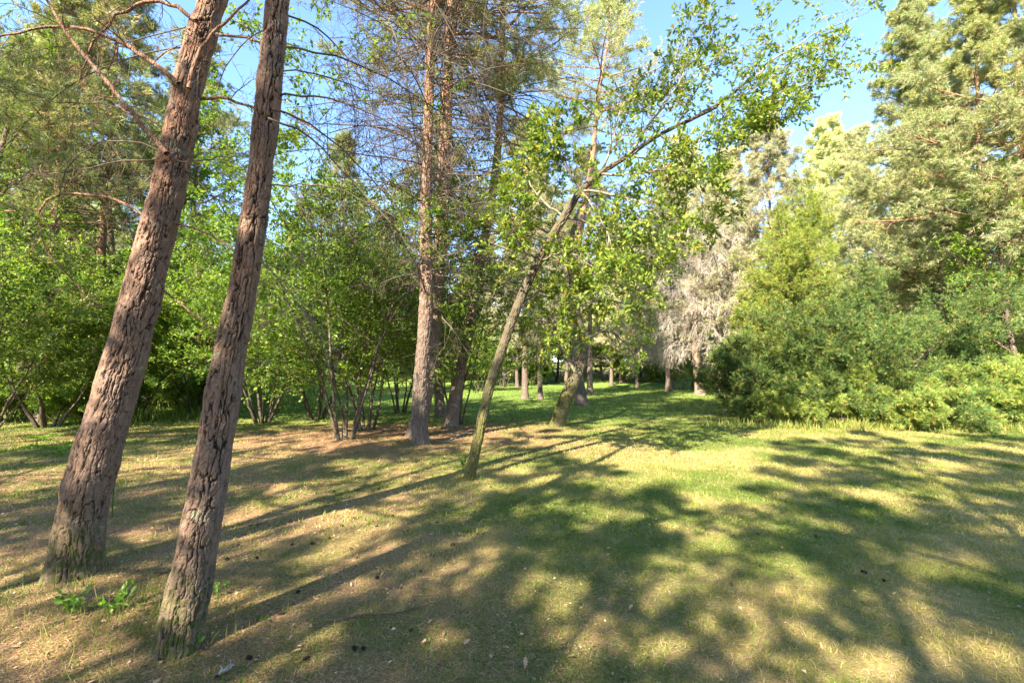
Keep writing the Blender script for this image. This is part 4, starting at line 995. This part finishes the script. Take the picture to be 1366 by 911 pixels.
# pine cones: one built with scales, then copies
cg = 'pine cones scattered on the lawn'
b = MB(); rg2 = np.random.default_rng(3); Vc, Fc = [], []
core = np.stack([np.zeros(7), np.zeros(7), np.linspace(0, .05, 7)], 1); tubes(b, core[None], np.array([[.006, .012, .015, .014, .011, .007, .001]]), 8)
k = 60; s = np.arange(k) / k; a = np.arange(k) * 2.4; rr = .014 * np.sin(np.pi * (.18 + .75 * s)); ps = np.stack([np.cos(a) * rr * .7, np.sin(a) * rr * .7, s * .047], 1)
scatter(b, (np.array([[0, -.35, 0], [0, .35, 0], [.8, .5, .1], [1, 0, .25], [.8, -.5, .1]], float), np.array([[0, 1, 2], [0, 2, 3], [0, 3, 4]])), ps, np.stack([np.cos(a), np.sin(a), .5 + 0 * a], 1), .013, UP + 0 * ps, 0, rg2)
cone = tag(b.obj('pine_cone', [M['cone']]), 'small dark pine cone lying on the grass', 'pine cone', cg)
spots = [(395, 790), (352, 700), (330, 702), (386, 702), (408, 698), (470, 742), (485, 748), (345, 745), (318, 730), (512, 768), (528, 790), (560, 765), (500, 705), (455, 700),
         (468, 872), (480, 868), (415, 880), (550, 845), (370, 820), (300, 750), (420, 728), (440, 720), (470, 690), (530, 688), (585, 700), (600, 735), (395, 725), (650, 650), (905, 595), (1183, 772), (1160, 768), (1265, 690), (1240, 640), (1090, 720), (975, 785), (820, 700), (290, 905), (330, 878), (545, 655), (505, 650), (440, 660), (410, 665), (380, 660)]
for i, (u, v) in enumerate(spots):
    u += rng.normal(0, 4); v += rng.normal(0, 3); p = G(u, v); o = cone if i == 0 else cone.copy()
    if i: S.collection.objects.link(o)
    o.location = (p[0], p[1], p[2] + .008); o.rotation_euler = (1.5 + rng.normal(0, .15), 0, rng.random() * 6.28); o.scale = (.5 + .3 * rng.random(),) * 3
lg = 'dry fallen leaves on the lawn'
b = MB(); scatter(b, (OAK[0] * np.array([1, 1, 1.6]), OAK[1]), np.zeros((1, 3)), np.array([[1.0, 0, .05]]), .07, UP[None], 0, rg, np.array([.6])); lf = tag(b.obj('fallen_leaf', [M['deadleaf']]), 'dry pale brown oak leaf lying on the grass', 'leaf', lg)
for i, (u, v) in enumerate([(570, 835), (628, 862), (640, 870), (560, 862), (590, 745), (620, 735), (812, 868), (835, 792), (700, 760), (845, 820), (510, 770), (655, 880), (975, 785), (180, 850), (60, 880), (30, 862), (15, 800), (95, 858), (120, 800),
                            (1240, 700), (1185, 770), (930, 800), (1005, 650), (470, 640), (575, 712), (700, 905), (350, 640), (745, 880), (1100, 860), (880, 700), (1290, 655), (150, 880), (420, 840), (385, 870), (215, 905)]):
    p = G(u + rng.normal(0, 5), v + rng.normal(0, 4)); o = lf if i == 0 else lf.copy()
    if i: S.collection.objects.link(o)
    o.location = (p[0], p[1], p[2] + .018); o.rotation_euler = (rng.normal(0, .35), rng.normal(0, .35), rng.random() * 6.28); o.scale = (.45 + .4 * rng.random(),) * 3
def stick(label, pts, r, seed, mat='twig_dead'):
    rg = np.random.default_rng(seed); P = resample(np.array([G(*p) + UP * .015 for p in pts]), 10)[None]; P[0, :, 2] += np.abs(rg.normal(0, .008, 10)); R = r * np.linspace(1, .4, 10)[None]
    b = MB(); tubes(b, P, R, 6); A, AR = sprout(P, R, 5, .2, 1, .25, .04, .3, (30, 60), 5, 0, .15, .7, .6, .4, rg); tubes(b, A, AR, 4)
    tag(b.obj('fallen_stick', [M[mat]]), label, 'stick')
stick('thin crooked stick on the litter at bottom centre left', [(440, 835), (480, 826), (530, 822), (570, 810)], .006, 1)
stick('grey stick leaning on the ground between the near pines', [(65, 838), (100, 826), (130, 812)], .008, 2)
stick('dark short stick right of the thicker pine foot', [(205, 770), (225, 766), (250, 756)], .012, 3)
stick('pale bark piece like stick at the bottom left corner', [(290, 905), (300, 900), (312, 893)], .012, 4, 'twig_pale')
stick('short stick lying on litter below the twin pines', [(600, 588), (612, 582), (624, 577)], .02, 5, 'twig_pale')
# thin vine hanging beside the thicker pine
P = resample(px_line([(188, 520), (172, 560), (162, 600), (152, 650), (150, 690)], 3.75), 14)
b = MB(); tubes(b, P[None], .004 * np.ones((1, 14)), 5); tag(b.obj('vine', [M['sprout']]), 'thin green vine hanging down beside the thicker foreground pine', 'vine')
